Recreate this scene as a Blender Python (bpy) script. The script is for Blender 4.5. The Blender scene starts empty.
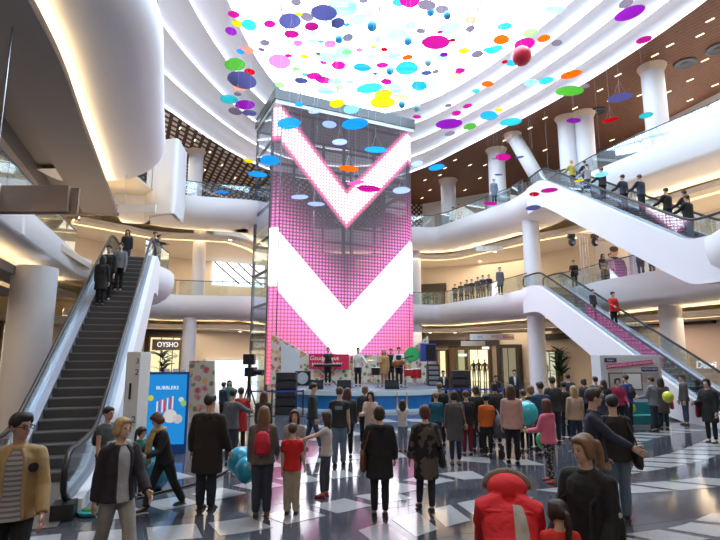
import bpy, bmesh, math, random
import numpy as np
from mathutils import Vector, Matrix, geometry
random.seed(7)
R = math.radians
sc = bpy.context.scene
col = sc.collection

# ------------------------------------------------------------------ camera, world, lights, exposure
F = 510.0; PITCH = R(9.13); CZ = 2.42
cam = bpy.data.cameras.new('camera'); cam_o = bpy.data.objects.new('camera', cam); col.objects.link(cam_o)
cam.sensor_width = 36; cam.lens = F/720*36; cam.clip_end = 300
cam_o.location = (0, 0, CZ); cam_o.rotation_euler = (R(90)+PITCH, 0, 0)
sc.camera = cam_o
vs = sc.view_settings
vs.view_transform = 'Standard'; vs.look = 'None'; vs.gamma = 1; vs.exposure = 0.0; vs.use_curve_mapping = False
sc.cycles.max_bounces = 7; sc.cycles.diffuse_bounces = 4; sc.cycles.transparent_max_bounces = 24
sc.cycles.caustics_reflective = False; sc.cycles.caustics_refractive = False
sc.cycles.sample_clamp_indirect = 6.0

world = bpy.data.worlds.new('sky'); sc.world = world; world.use_nodes = True
wn = world.node_tree; bg = wn.nodes['Background']
bg.inputs[0].default_value = (0.80, 0.92, 1.0, 1); bg.inputs[1].default_value = 10.5

def area_light(name, loc, size, power, color, rot=(0, 0, 0), portal=False, spread=180):
    l = bpy.data.lights.new(name, 'AREA'); l.shape = 'RECTANGLE'; l.size, l.size_y = size
    l.energy = power; l.color = color; l.spread = R(spread)
    o = bpy.data.objects.new(name, l); col.objects.link(o); o.location = loc; o.rotation_euler = rot
    if portal: l.cycles.is_portal = True
    return o
area_light('skylight_portal', (1.5, 23, 19.9), (20, 26), 1, (1, 1, 1), portal=True)
# warm downlight fields under the gallery soffits (the rows of ceiling downlights)
for (x, y, z, sx, sy, p) in ((9, 41.5, 4.0, 16, 4, 420), (16.4, 25, 4.0, 3, 14, 420), (-13.5, 24, 4.0, 4, 16, 340),
                             (8, 42.5, 10.0, 16, 4, 560), (16.8, 25, 10.0, 3, 14, 560), (-14.5, 26, 10.0, 5, 14, 500),
                             (-9, 40, 10.0, 9, 6, 340), (-10, 40, 4.0, 9, 6, 340), (-12.5, 8, 4.0, 6, 12, 200)):
    area_light('downlight_field', (x, y, z), (sx, sy), p, (1.0, 0.78, 0.54))
for (x, y, z, sx, sy, p) in ((0, 42, 16.0, 20, 3, 360), (17.5, 22, 16.2, 3, 16, 750), (-14.5, 30, 16.0, 4, 12, 420), (1, -6, 16.2, 18, 8, 1100)):  # last entry: unseen fill behind the camera, added to brighten the foreground
    area_light('top_fill_light', (x, y, z), (sx, sy), p, (1.0, 0.94, 0.88))

# ------------------------------------------------------------------ pixel -> place helpers (720x540 frame)
def ray(px, py):
    cx = (px-360)/F; cy = (270-py)/F
    return Vector((cx, math.cos(PITCH)-cy*math.sin(PITCH), math.sin(PITCH)+cy*math.cos(PITCH)))
def atz(px, py, z):
    d = ray(px, py); t = (z-CZ)/d.z
    return Vector((d.x*t, d.y*t, z))
def aty(px, py, Y):
    d = ray(px, py); t = Y/d.y
    return Vector((d.x*t, Y, CZ+d.z*t))

# ------------------------------------------------------------------ mesh builder
class MB:
    def __init__(s): s.v = []; s.f = []
    def add(s, vs_, fs_):
        b = len(s.v); s.v += [tuple(v) for v in vs_]; s.f += [tuple(i+b for i in f) for f in fs_]; return s
    def box(s, c, d, rz=0, M=None):
        x, y, z = d[0]/2, d[1]/2, d[2]/2
        m = (Matrix.Translation(c) @ Matrix.Rotation(rz, 4, 'Z')) if M is None else M @ Matrix.Translation(c)
        vv = [m @ Vector((a*x, b*y, e*z)) for a in (-1, 1) for b in (-1, 1) for e in (-1, 1)]
        return s.add(vv, [(0,1,3,2),(4,6,7,5),(0,4,5,1),(2,3,7,6),(0,2,6,4),(1,5,7,3)])
    def tube(s, pts, rad, n=8, caps=True, ref=None):
        pts = [Vector(p) for p in pts]; k = len(pts)
        if not hasattr(rad, '__len__'): rad = [rad]*k
        rad = [(r, r) if not hasattr(r, '__len__') else r for r in rad]
        vv = []; ff = []
        t0 = (pts[1]-pts[0]).normalized()
        X = Vector(ref) if ref is not None else (Vector((0, 0, 1)) if abs(t0.z) < .9 else Vector((1, 0, 0)))
        for i, p in enumerate(pts):
            t = (pts[min(i+1, k-1)]-pts[max(i-1, 0)])
            t = t.normalized() if t.length > 1e-9 else t0
            x = (X - t*X.dot(t)); x = x.normalized() if x.length > 1e-6 else t.orthogonal().normalized()
            X = x if ref is None else X
            y = t.cross(x)
            for j in range(n):
                a = 2*math.pi*j/n
                vv.append(p + x*math.cos(a)*rad[i][0] + y*math.sin(a)*rad[i][1])
        for i in range(k-1):
            for j in range(n):
                a, b = i*n+j, i*n+(j+1) % n
                ff.append((a, b, b+n, a+n))
        if caps:
            ff.append(tuple(reversed(range(n)))); ff.append(tuple((k-1)*n+j for j in range(n)))
        return s.add(vv, ff)
    def ell(s, c, r, n=10, m=7, M=None):
        vv = []; ff = []
        for i in range(1, m):
            th = math.pi*i/m
            for j in range(n):
                a = 2*math.pi*j/n
                vv.append(Vector((r[0]*math.sin(th)*math.cos(a), r[1]*math.sin(th)*math.sin(a), r[2]*math.cos(th))))
        vv.append(Vector((0, 0, r[2]))); vv.append(Vector((0, 0, -r[2])))
        T, B = len(vv)-2, len(vv)-1
        for i in range(m-2):
            for j in range(n):
                a, b = i*n+j, i*n+(j+1) % n
                ff.append((a, a+n, b+n, b))
        for j in range(n):
            ff.append((T, j, (j+1) % n)); ff.append((B, (m-2)*n+(j+1) % n, (m-2)*n+j))
        c = Vector(c)
        vv = [c+v for v in vv] if M is None else [c+M @ v for v in vv]
        return s.add(vv, ff)
    def lathe(s, prof, n=24, c=(0, 0, 0)):
        vv = []; ff = []
        for (r, z) in prof:
            for j in range(n):
                a = 2*math.pi*j/n; vv.append((c[0]+r*math.cos(a), c[1]+r*math.sin(a), c[2]+z))
        for i in range(len(prof)-1):
            for j in range(n):
                a, b = i*n+j, i*n+(j+1) % n; ff.append((a, b, b+n, a+n))
        ff.append(tuple(reversed(range(n)))); ff.append(tuple((len(prof)-1)*n+j for j in range(n)))
        return s.add(vv, ff)
    def prism(s, poly, z0, z1):
        n = len(poly); p3 = [Vector((p[0], p[1], 0)) for p in poly]
        tri = geometry.tessellate_polygon([p3])
        vv = [(p[0], p[1], z0) for p in poly]+[(p[0], p[1], z1) for p in poly]
        ff = [tuple(t) for t in tri]+[tuple(i+n for i in t) for t in tri]
        ff += [(i, (i+1) % n, (i+1) % n+n, i+n) for i in range(n)]
        return s.add(vv, ff)
    def sweep(s, path, prof, closed=False):
        n = len(path); m = len(prof); vv = []; ff = []
        for i in range(n):
            a = Vector(path[i-1] if (i > 0 or closed) else path[i]); b = Vector(path[(i+1) % n] if (i < n-1 or closed) else path[i])
            t = (b-a).normalized(); nx, ny = t.y, -t.x
            for (o, z) in prof: vv.append((path[i][0]+nx*o, path[i][1]+ny*o, z))
        for i in range(n if closed else n-1):
            for j in range(m-1):
                a = i*m+j; b = ((i+1) % n)*m+j; ff.append((a, a+1, b+1, b))
        return s.add(vv, ff)
    def build(s, name, mat, parent=None, smooth=False, fix=True):
        me = bpy.data.meshes.new(name); me.from_pydata(s.v, [], s.f)
        if fix:
            bm = bmesh.new(); bm.from_mesh(me); bmesh.ops.recalc_face_normals(bm, faces=bm.faces); bm.to_mesh(me); bm.free()
        if smooth: me.polygons.foreach_set('use_smooth', [True]*len(me.polygons))
        me.materials.append(mat)
        return link(name, me, parent)
def link(name, data, parent=None):
    o = bpy.data.objects.new(name, data); col.objects.link(o)
    if parent is not None: o.parent = parent
    return o
def empty(name, loc=(0, 0, 0), rz=0, parent=None):
    o = bpy.data.objects.new(name, None); col.objects.link(o); o.location = loc; o.rotation_euler = (0, 0, rz); o.empty_display_size = .2
    if parent is not None: o.parent = parent
    return o
def tag(o, label, cat, group=None):
    o['label'] = label; o['category'] = cat
    if group: o['group'] = group
    return o
def struct(o, label=None):
    o['kind'] = 'structure'
    if label: o['label'] = label
    return o
def shade_auto(o, ang=40):
    me = o.data; me.polygons.foreach_set('use_smooth', [True]*len(me.polygons))
    try: me.set_sharp_from_angle(angle=R(ang))
    except Exception: pass
    return o
def smooth_path(pts, it=2, closed=False):
    for _ in range(it):
        out = []
        n = len(pts)
        rng = range(n) if closed else range(n-1)
        if not closed: out.append(pts[0])
        for i in rng:
            a, b = pts[i], pts[(i+1) % n]
            out.append((a[0]*.75+b[0]*.25, a[1]*.75+b[1]*.25)); out.append((a[0]*.25+b[0]*.75, a[1]*.25+b[1]*.75))
        if not closed: out.append(pts[-1])
        pts = out
    return pts
def resample(path, step, closed=False):
    pts = [Vector(p) for p in path]
    if closed: pts.append(pts[0])
    out = []; acc = 0.0; nxt = 0.0
    for a, b in zip(pts, pts[1:]):
        L = (b-a).length
        while nxt <= acc+L+1e-9:
            out.append(a+(b-a)*((nxt-acc)/max(L, 1e-9))); nxt += step
        acc += L
    return out

# ------------------------------------------------------------------ materials
class S:   # tiny math-node expression helper
    nt = None
    def __init__(s, sock): s.s = sock
    @staticmethod
    def op(o, *a, clamp=False):
        n = S.nt.nodes.new('ShaderNodeMath'); n.operation = o; n.use_clamp = clamp
        for i, x in enumerate(a):
            if isinstance(x, S): S.nt.links.new(x.s, n.inputs[i])
            else: n.inputs[i].default_value = x
        return S(n.outputs[0])
    def __add__(s, b): return S.op('ADD', s, b)
    __radd__ = __add__
    def __sub__(s, b): return S.op('SUBTRACT', s, b)
    def __rsub__(s, b): return S.op('SUBTRACT', b, s)
    def __mul__(s, b): return S.op('MULTIPLY', s, b)
    __rmul__ = __mul__
    def __truediv__(s, b): return S.op('DIVIDE', s, b)
def sabs(a): return S.op('ABSOLUTE', a)
def smax(a, b): return S.op('MAXIMUM', a, b)
def smin(a, b): return S.op('MINIMUM', a, b)
def sfract(a): return S.op('FRACT', a)
def ssqrt(a): return S.op('SQRT', a)
def gt(a, b): return S.op('GREATER_THAN', a, b)
def sat(a): return S.op('ADD', a, 0.0, clamp=True)
def step_s(a, lo, hi):    # 0 below lo, 1 above hi
    n = S.nt.nodes.new('ShaderNodeMapRange'); n.interpolation_type = 'SMOOTHSTEP'
    S.nt.links.new(a.s, n.inputs[0]); n.inputs[1].default_value = lo; n.inputs[2].default_value = hi
    return S(n.outputs[0])

MATS = {}
def mat(name, color, rough=.6, metal=0, var=0.0, scale=8, bump=0.0, bscale=60, spec=.5, emit=None, estr=0, alpha=1, coat=0):
    if name in MATS: return MATS[name]
    m = bpy.data.materials.new(name); m.use_nodes = True; nt = m.node_tree; b = nt.nodes['Principled BSDF']
    c = tuple(color)+(1,)
    b.inputs['Base Color'].default_value = c; b.inputs['Roughness'].default_value = rough; b.inputs['Metallic'].default_value = metal
    b.inputs['Specular IOR Level'].default_value = spec
    if coat: b.inputs['Coat Weight'].default_value = coat
    if var or bump:
        tc = nt.nodes.new('ShaderNodeTexCoord')
        if var:
            n = nt.nodes.new('ShaderNodeTexNoise'); n.inputs['Scale'].default_value = scale; n.inputs['Detail'].default_value = 4
            nt.links.new(tc.outputs['Object'], n.inputs['Vector'])
            mx = nt.nodes.new('ShaderNodeMix'); mx.data_type = 'RGBA'
            mx.inputs[6].default_value = tuple(max(0, x*(1-var)) for x in color)+(1,)
            mx.inputs[7].default_value = tuple(min(1, x*(1+var)) for x in color)+(1,)
            nt.links.new(n.outputs['Fac'], mx.inputs[0]); nt.links.new(mx.outputs[2], b.inputs['Base Color'])
        if bump:
            n2 = nt.nodes.new('ShaderNodeTexNoise'); n2.inputs['Scale'].default_value = bscale
            nt.links.new(tc.outputs['Object'], n2.inputs['Vector'])
            bp = nt.nodes.new('ShaderNodeBump'); bp.inputs['Strength'].default_value = bump; bp.inputs['Distance'].default_value = .02
            nt.links.new(n2.outputs['Fac'], bp.inputs['Height']); nt.links.new(bp.outputs[0], b.inputs['Normal'])
    if emit:
        b.inputs['Emission Color'].default_value = tuple(emit)+(1,); b.inputs['Emission Strength'].default_value = estr
    MATS[name] = m
    return m
def emat(name, color, s):
    if name in MATS: return MATS[name]
    m = bpy.data.materials.new(name); m.use_nodes = True; nt = m.node_tree; nt.nodes.clear()
    e = nt.nodes.new('ShaderNodeEmission'); e.inputs[0].default_value = tuple(color)+(1,); e.inputs[1].default_value = s
    o = nt.nodes.new('ShaderNodeOutputMaterial'); nt.links.new(e.outputs[0], o.inputs[0]); MATS[name] = m
    return m
def glassmat(name, tint, trans=.88, rough=.03):
    if name in MATS: return MATS[name]
    m = bpy.data.materials.new(name); m.use_nodes = True; nt = m.node_tree; nt.nodes.clear()
    t = nt.nodes.new('ShaderNodeBsdfTransparent'); t.inputs[0].default_value = tuple(tint)+(1,)
    g = nt.nodes.new('ShaderNodeBsdfGlossy'); g.inputs[0].default_value = (.9, .95, 1, 1); g.inputs[1].default_value = rough
    fr = nt.nodes.new('ShaderNodeLayerWeight'); fr.inputs[0].default_value = .35
    mr = nt.nodes.new('ShaderNodeMapRange'); mr.inputs[3].default_value = (1-trans)*.5; mr.inputs[4].default_value = .4
    nt.links.new(fr.outputs['Fresnel'], mr.inputs[0])
    mx = nt.nodes.new('ShaderNodeMixShader'); o = nt.nodes.new('ShaderNodeOutputMaterial')
    nt.links.new(mr.outputs[0], mx.inputs[0]); nt.links.new(t.outputs[0], mx.inputs[1]); nt.links.new(g.outputs[0], mx.inputs[2]); nt.links.new(mx.outputs[0], o.inputs[0])
    MATS[name] = m
    return m
def filmmat(name, color, transp=.35, emitless=True):   # coloured translucent film of the hanging discs
    if name in MATS: return MATS[name]
    m = bpy.data.materials.new(name); m.use_nodes = True; nt = m.node_tree; nt.nodes.clear()
    c = tuple(color)+(1,)
    d = nt.nodes.new('ShaderNodeBsdfDiffuse'); d.inputs[0].default_value = c
    tl = nt.nodes.new('ShaderNodeBsdfTranslucent'); tl.inputs[0].default_value = c
    tr = nt.nodes.new('ShaderNodeBsdfTransparent'); tr.inputs[0].default_value = tuple(min(1, x*.75+.25) for x in color)+(1,)
    a = nt.nodes.new('ShaderNodeMixShader'); a.inputs[0].default_value = .72
    b = nt.nodes.new('ShaderNodeMixShader'); b.inputs[0].default_value = transp
    o = nt.nodes.new('ShaderNodeOutputMaterial')
    nt.links.new(d.outputs[0], a.inputs[1]); nt.links.new(tl.outputs[0], a.inputs[2]); nt.links.new(a.outputs[0], b.inputs[1]); nt.links.new(tr.outputs[0], b.inputs[2]); nt.links.new(b.outputs[0], o.inputs[0])
    MATS[name] = m
    return m

WHITE = mat('white_plaster', (.88, .88, .92), .55, var=.02, scale=1.2)
CREAM = mat('cream_plaster', (.74, .66, .55), .7, var=.04, scale=.6)
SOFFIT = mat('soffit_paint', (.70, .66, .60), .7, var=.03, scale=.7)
SHADESOF = mat('shaded_soffit_paint', (.27, .25, .25), .7, var=.04, scale=.7)  # soffit darkened to grey in its colour, for the unlit left undersides
DARK = mat('dark_panel', (.03, .022, .018), .5, var=.2)
BLACK = mat('black_plastic', (.012, .012, .014), .35, var=.2)
RUBBER = mat('black_rubber', (.010, .010, .012), .42, var=.15)
STEEL = mat('brushed_steel', (.55, .56, .58), .28, metal=1, var=.06, scale=20)
DSTEEL = mat('dark_steel', (.10, .11, .13), .4, metal=.8, var=.1)
GLASS = glassmat('balustrade_glass', (.86, .93, .95), .90)
WARM = emat('warm_cove_strip', (1.0, .70, .36), 13)
WARMX = emat('warm_cove_strip_near', (1.0, .70, .36), 26)
WARM2 = emat('warm_downlight', (1.0, .86, .66), 14)
def wood_mat():
    m = bpy.data.materials.new('wood_slat_ceiling'); m.use_nodes = True; nt = m.node_tree; S.nt = nt
    b = nt.nodes['Principled BSDF']; tc = nt.nodes.new('ShaderNodeTexCoord'); sx = nt.nodes.new('ShaderNodeSeparateXYZ')
    nt.links.new(tc.outputs['Object'], sx.inputs[0]); x, y = S(sx.outputs[0]), S(sx.outputs[1])
    u = (x*.86+y*.5)*4.0
    f = sfract(u); gap = gt(f, .16)
    n = nt.nodes.new('ShaderNodeTexNoise'); n.inputs['Scale'].default_value = 1.5; n.inputs['Detail'].default_value = 6
    mp = nt.nodes.new('ShaderNodeMapping'); mp.inputs['Scale'].default_value = (3, 3, 3); nt.links.new(tc.outputs['Object'], mp.inputs[0]); nt.links.new(mp.outputs[0], n.inputs['Vector'])
    cr = nt.nodes.new('ShaderNodeMix'); cr.data_type = 'RGBA'; cr.inputs[6].default_value = (.145, .050, .022, 1); cr.inputs[7].default_value = (.27, .105, .043, 1)
    nt.links.new(n.outputs['Fac'], cr.inputs[0])
    mx = nt.nodes.new('ShaderNodeMix'); mx.data_type = 'RGBA'; mx.inputs[6].default_value = (.03, .012, .008, 1)
    nt.links.new(gap.s, mx.inputs[0]); nt.links.new(cr.outputs[2], mx.inputs[7]); nt.links.new(mx.outputs[2], b.inputs['Base Color']); b.inputs['Roughness'].default_value = .55
    return m
WOOD = wood_mat()
def lattice_mat():
    m = bpy.data.materials.new('dark_lattice_screen'); m.use_nodes = True; nt = m.node_tree; S.nt = nt
    b = nt.nodes['Principled BSDF']; tc = nt.nodes.new('ShaderNodeTexCoord'); sx = nt.nodes.new('ShaderNodeSeparateXYZ')
    nt.links.new(tc.outputs['Object'], sx.inputs[0]); x, y, z = S(sx.outputs[0]), S(sx.outputs[1]), S(sx.outputs[2])
    h = x+y*.3
    a = gt(sfract((h+z)*2.2), .55); c = gt(sfract((h-z)*2.2), .55)
    k = smax(a, c)
    mx = nt.nodes.new('ShaderNodeMix'); mx.data_type = 'RGBA'; mx.inputs[6].default_value = (.62, .52, .42, 1); mx.inputs[7].default_value = (.07, .03, .022, 1)
    nt.links.new(k.s, mx.inputs[0]); nt.links.new(mx.outputs[2], b.inputs['Base Color']); b.inputs['Roughness'].default_value = .6
    return m
LATTICE = lattice_mat()
def lattice2():
    m = bpy.data.materials.new('lattice_ceiling'); m.use_nodes = True; nt = m.node_tree; S.nt = nt
    b = nt.nodes['Principled BSDF']; tc = nt.nodes.new('ShaderNodeTexCoord'); sx = nt.nodes.new('ShaderNodeSeparateXYZ')
    nt.links.new(tc.outputs['Object'], sx.inputs[0]); x, y = S(sx.outputs[0]), S(sx.outputs[1])
    k = smax(gt(sfract((x+y*.45)*1.7), .58), gt(sfract((x-y*.45)*1.7), .58))
    mx = nt.nodes.new('ShaderNodeMix'); mx.data_type = 'RGBA'; mx.inputs[6].default_value = (.80, .70, .60, 1); mx.inputs[7].default_value = (.06, .025, .018, 1)
    nt.links.new(k.s, mx.inputs[0]); nt.links.new(mx.outputs[2], b.inputs['Base Color']); b.inputs['Roughness'].default_value = .6
    return m
LATTICE2 = lattice2()
def floor_mat(name, base, rough, speck=.5):
    m = bpy.data.materials.new(name); m.use_nodes = True; nt = m.node_tree
    b = nt.nodes['Principled BSDF']; tc = nt.nodes.new('ShaderNodeTexCoord')
    v = nt.nodes.new('ShaderNodeTexVoronoi'); v.inputs['Scale'].default_value = 38; nt.links.new(tc.outputs['Object'], v.inputs['Vector'])
    n = nt.nodes.new('ShaderNodeTexNoise'); n.inputs['Scale'].default_value = 2.2; n.inputs['Detail'].default_value = 5; nt.links.new(tc.outputs['Object'], n.inputs['Vector'])
    ad = nt.nodes.new('ShaderNodeMath'); ad.operation = 'ADD'; nt.links.new(v.outputs['Color'], ad.inputs[0]); nt.links.new(n.outputs['Fac'], ad.inputs[1])
    mr = nt.nodes.new('ShaderNodeMapRange'); mr.inputs[1].default_value = .2; mr.inputs[2].default_value = 1.6; nt.links.new(ad.outputs[0], mr.inputs[0])
    mx = nt.nodes.new('ShaderNodeMix'); mx.data_type = 'RGBA'
    mx.inputs[6].default_value = tuple(c*(1-speck) for c in base)+(1,); mx.inputs[7].default_value = tuple(min(1, c*(1+speck)) for c in base)+(1,)
    nt.links.new(mr.outputs[0], mx.inputs[0]); nt.links.new(mx.outputs[2], b.inputs['Base Color'])
    b.inputs['Roughness'].default_value = rough; b.inputs['Specular IOR Level'].default_value = .95
    return m
FL_MID = floor_mat('grey_terrazzo', (.075, .075, .092), .10, .25)
FL_GAL = floor_mat('cream_gallery_tile', (.60, .54, .47), .3, .06)
FL_DARK = floor_mat('black_granite', (.05, .05, .062), .10, .4)
FL_WHITE = floor_mat('white_marble', (.40, .39, .40), .10, .10)
# ------------------------------------------------------------------ structure
L1, L2, CEIL = 6.0, 12.0, 16.5
def fillet(pts, r=1.0, n=5):
    pts = [Vector(p) for p in pts]; out = [tuple(pts[0])]
    for i in range(1, len(pts)-1):
        p = pts[i]; a = pts[i-1]-p; b = pts[i+1]-p
        d = min(r, a.length*.45, b.length*.45); p0 = p+a.normalized()*d; p1 = p+b.normalized()*d
        for k in range(n+1):
            t = k/n; out.append(tuple(p0*(1-t)**2+p*2*t*(1-t)+p1*t*t))
    out.append(tuple(pts[-1])); return out
trim_n = [0]
def trim(mb, m, label=None, smooth=True):
    trim_n[0] += 1
    o = mb.build('trim_%d' % trim_n[0], m, fix=False)
    if smooth: shade_auto(o, 45)
    return struct(o, label)

# ground floor
fl = MB().box((2, 16, -.15), (60, 74, .30)).build('floor', FL_MID); struct(fl)
def slab(z, path, reach=16):
    o = MB().sweep(path, [(0, z), (-reach, z), (-reach, z-.25), (0, z-.25)]).build('floor', FL_MID, fix=False); return struct(o)

FLAT2 = [(-.45, .0), (-.45, .12), (0, .12), (0, -.60), (-.08, -.68), (-1.9, -.72)]
BULL = [(-.45, .0), (-.45, .12), (0, .12), (.02, -.15), (0, -.45), (-.10, -.75), (-.30, -1.02), (-.62, -1.25), (-1.05, -1.36), (-1.7, -1.42), (-2.8, -1.42)]
FLAT = [(-.45, .0), (-.45, .12), (0, .12), (0, -1.05), (-.12, -1.2), (-.5, -1.32), (-2.8, -1.42)]
def fascia(z, path, prof=BULL): trim(MB().sweep(path, [(o, z+h) for o, h in prof]), WHITE)
def cove(z, path, off=-2.0, name='cove_light', label='warm LED strip hidden in a balcony cove', m=None):
    o = MB().sweep(path, [(off, z), (off-.10, z+.0), (off-.10, z+.06), (off, z+.06), (off, z)]).build(name, m or WARM, fix=False)
    return tag(o, label, 'light', 'warm cove lights under the balconies')

# L2 (top gallery) edges
L2a = fillet([(-7, -14), (-5.6, 2), (-5.2, 8), (-5.7, 13.4), (-7.9, 19.3), (-9.2, 22.9), (-11.0, 24.6), (-14.5, 24.8)], 1.3)
L2b = fillet([(-14.5, 29.0), (-12.2, 29.6), (-11.3, 30.7), (-6.4, 32.0), (-5.4, 34.5), (-4.8, 40.0), (4.3, 38.9), (6, 39.2), (9.8, 32.0), (10.2, 29.4)], .7)
L2c = fillet([(12.1, 29.9), (12.4, 27.1), (13.9, 23.3), (15.3, 20.3), (16.5, 14), (16.5, -14)], 2)
L1a = fillet([(-6.5, -14), (-6.2, 2), (-7.0, 8), (-8.75, 13.1), (-10.95, 19.6), (-11.0, 20.6)], .6)
L1b = fillet([(-8.75, 20.9), (-8.7, 23.0), (-9.2, 25.2), (-10.6, 26.6), (-12.8, 27.6), (-12.9, 31.5), (-12.0, 33.4), (-7.0, 34.1), (-5.8, 36), (-5.2, 40.5), (4.2, 40.0), (6.2, 40.6), (9.3, 32.7), (9.85, 29.9)], .8)
L1c = fillet([(11.7, 30.2), (12.3, 30.4), (12.6, 26.6), (13.9, 22.2), (14.0, 18.6), (13.2, 16.6)], .8)
L1d = fillet([(11.4, 16.5), (10.6, 14), (10.6, -14)], .8)
for z, paths in ((L2, (L2a, L2b, L2c)), (L1, (L1a, L1b, L1c, L1d))):
    for p in paths: fascia(z, p, FLAT2 if p is L1a else (FLAT if p in (L2c, L1c) else BULL))
# gallery floors (one slab per level, drawn behind the edges)
def poly_floor(z, pts, m, name='floor'):
    o = MB().prism(pts, z-.22, z).build(name, m); return struct(o)
OUT = [(40, -14), (40, 60), (-40, 60), (-40, -14)]
poly_floor(L2-.02, [(-7.3, -14), (-5.9, 2), (-5.5, 8), (-6.0, 13.4), (-8.2, 19.3), (-9.5, 22.9), (-11.2, 24.4), (-15, 24.5), (-15, 29.3), (-12.5, 29.9), (-11.5, 31), (-6.7, 32.3), (-5.4, 40.3), (4.3, 39.3), (6.1, 39.6), (10.0, 32.2), (10.4, 29.6), (12.2, 30.0), (12.7, 27.1), (14.2, 23.3), (15.6, 20.3), (16.8, 14), (16.8, -14)]+OUT, FL_GAL)
poly_floor(L1-.02, [(-6.8, -14), (-6.5, 2), (-7.3, 8), (-9.0, 13.1), (-11.0, 20.6), (-9.0, 21.1), (-9.0, 23), (-9.5, 25.2), (-10.8, 26.8), (-13.1, 27.8), (-13.2, 31.6), (-12.1, 33.7), (-7.2, 34.4), (-5.6, 40.8), (4.2, 40.3), (6.3, 40.9), (9.5, 32.8), (10, 30.0), (11.8, 30.4), (12.6, 30.5), (12.9, 26.6), (14.2, 22.2), (14.2, 18.5), (13.2, 16.6), (11.4, 16.5), (10.9, 14), (10.9, -14)]+OUT, FL_GAL)

# soffits (undersides) with a lip tray and a second cove
FLAT2 = [(-.45, .0), (-.45, .12), (0, .12), (0, -.60), (-.08, -.68), (-1.9, -.72)]
def soffit(path, z, m, rec, drop=1.95):
    d = z-drop
    if rec: prof = [(-.5, d+.08), (-.06, d+.08), (-.06, d+.26), (0, d+.26), (0, d), (-1.75, d), (-1.75, d+.75), (-2.9, d+.75), (-2.9, d), (-18, d+.3)]
    else: prof = [(-.5, d+.08), (-.06, d+.08), (-.06, d+.26), (0, d+.26), (0, d), (-.85, d), (-.85, d+.25), (-1.25, d+.25), (-1.25, d), (-18, d+.4)]
    o = MB().sweep(path, prof).build('ceiling', m, fix=False); struct(o)
    nm = {id(S2a): 'under the near left bullnose of the top gallery', id(S2b): 'round the far side of the top gallery soffit', id(S1a): 'left of the near escalator', id(S1b): 'round the far side of the first gallery soffit'}[id(path)]
    cove(d+.19, path, -.14, label='warm cove strip '+nm, m=WARMX if path is S2a else WARM)
    if not rec: cove(d+.18, path, -.90, label='second inner warm cove strip '+nm)
    return o
S2a = fillet([(-9.2, -14), (-7.8, 2), (-6.7, 8), (-7.94, 12.45), (-9.3, 16), (-11.5, 22), (-13.7, 28.0)], 1.3)
S2b = fillet([(-16.5, 29.2), (-14.6, 31.5), (-13.6, 33.0), (-8.6, 34.2), (-7.4, 37), (-6.8, 42.0), (4.6, 41.1), (7.2, 41.2), (11.4, 34.2), (13.6, 31.6), (14.5, 27.8), (16.0, 24.2), (17.4, 20.9), (18.6, 14), (18.6, -14)], .9)
S1a = fillet([(-7.6, -14), (-7.3, 2), (-8.0, 8), (-9.7, 13.3), (-11.9, 19.8), (-12.3, 22)], .8)
S1b = fillet([(-12.9, 22.2), (-11.3, 23.2), (-11.2, 25.4), (-12.4, 27.8), (-14.8, 29.4), (-15, 33.0), (-13.5, 35.4), (-8.6, 36.1), (-7.8, 38), (-7.2, 42.5), (4.5, 42.0), (7.4, 42.4), (11.2, 34.4), (13.8, 31.4), (14.7, 27.2), (15.9, 22.4), (15.6, 17.5), (13.2, 14.4), (12.6, 10), (12.6, -14)], .9)
soffit(S2a, L2, SHADESOF, True)
soffit(S2b, L2, SOFFIT, False)
soffit(S1a, L1, SHADESOF, False, 1.30)
soffit(S1b, L1, SOFFIT, False)
# end face of the left tray and the filler ceilings above
struct(MB().box((-22.7, 28.0, 10.35), (18, .25, .60)).build('trim_end', SHADESOF))
struct(MB().box((-24, 24, 11.7), (24, 80, .1)).build('ceiling', SOFFIT))
struct(MB().box((-26, 24, 5.70), (24, 80, .1)).build('ceiling', SOFFIT))

# tall curved white wall at the corner of the top gallery
cw = MB()
cp = fillet([(-12.7, 29.2), (-11.9, 28.4), (-10.55, 28.0), (-10.8, 30.3)], .35)
cw.sweep(cp, [(0, 10.2), (.05, 11.2), (0, 14.7), (-.25, 14.7), (-.25, 10.2)])
trim(cw, WHITE, 'tall curved white wall at the corner of the top gallery')

# outer walls, one per storey and side
WP = [(-17, -14), (-16.5, 8), (-18.5, 20), (-20, 32), (-16, 42), (-6, 47), (6, 47.5), (13, 43), (17, 35), (19.5, 27), (22, 18), (23, 8), (23, -14)]
def wall(seg, z0, z1, name, m):
    o = MB().sweep(fillet(seg, 1.5), [(0, z0), (0, z1), (-.3, z1), (-.3, z0), (0, z0)]).build(name, m, fix=False); struct(o); return o
ROSE = mat('rose_plaster', (.56, .45, .41), .75, var=.05, scale=.8)
PALE = mat('pale_wall_paint', (.78, .77, .76), .7, var=.02)
for z0, z1, ml, mf, mr in ((0, 5.8, CREAM, CREAM, ROSE), (5.8, 11.8, CREAM, CREAM, CREAM), (11.8, 17, LATTICE, LATTICE, PALE)):
    wall(WP[:4], z0, z1, 'wall_left', ml)
    wall(WP[3:7], z0, z1, 'wall_far', mf)
    wall(WP[6:9], z0, z1, 'wall_far_right', mf if z0 < 11 else PALE)
    wall(WP[8:], z0, z1, 'wall_right', mr)
struct(MB().box((2, -14, 8.5), (60, .3, 17.6)).build('wall_back', CREAM))

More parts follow.
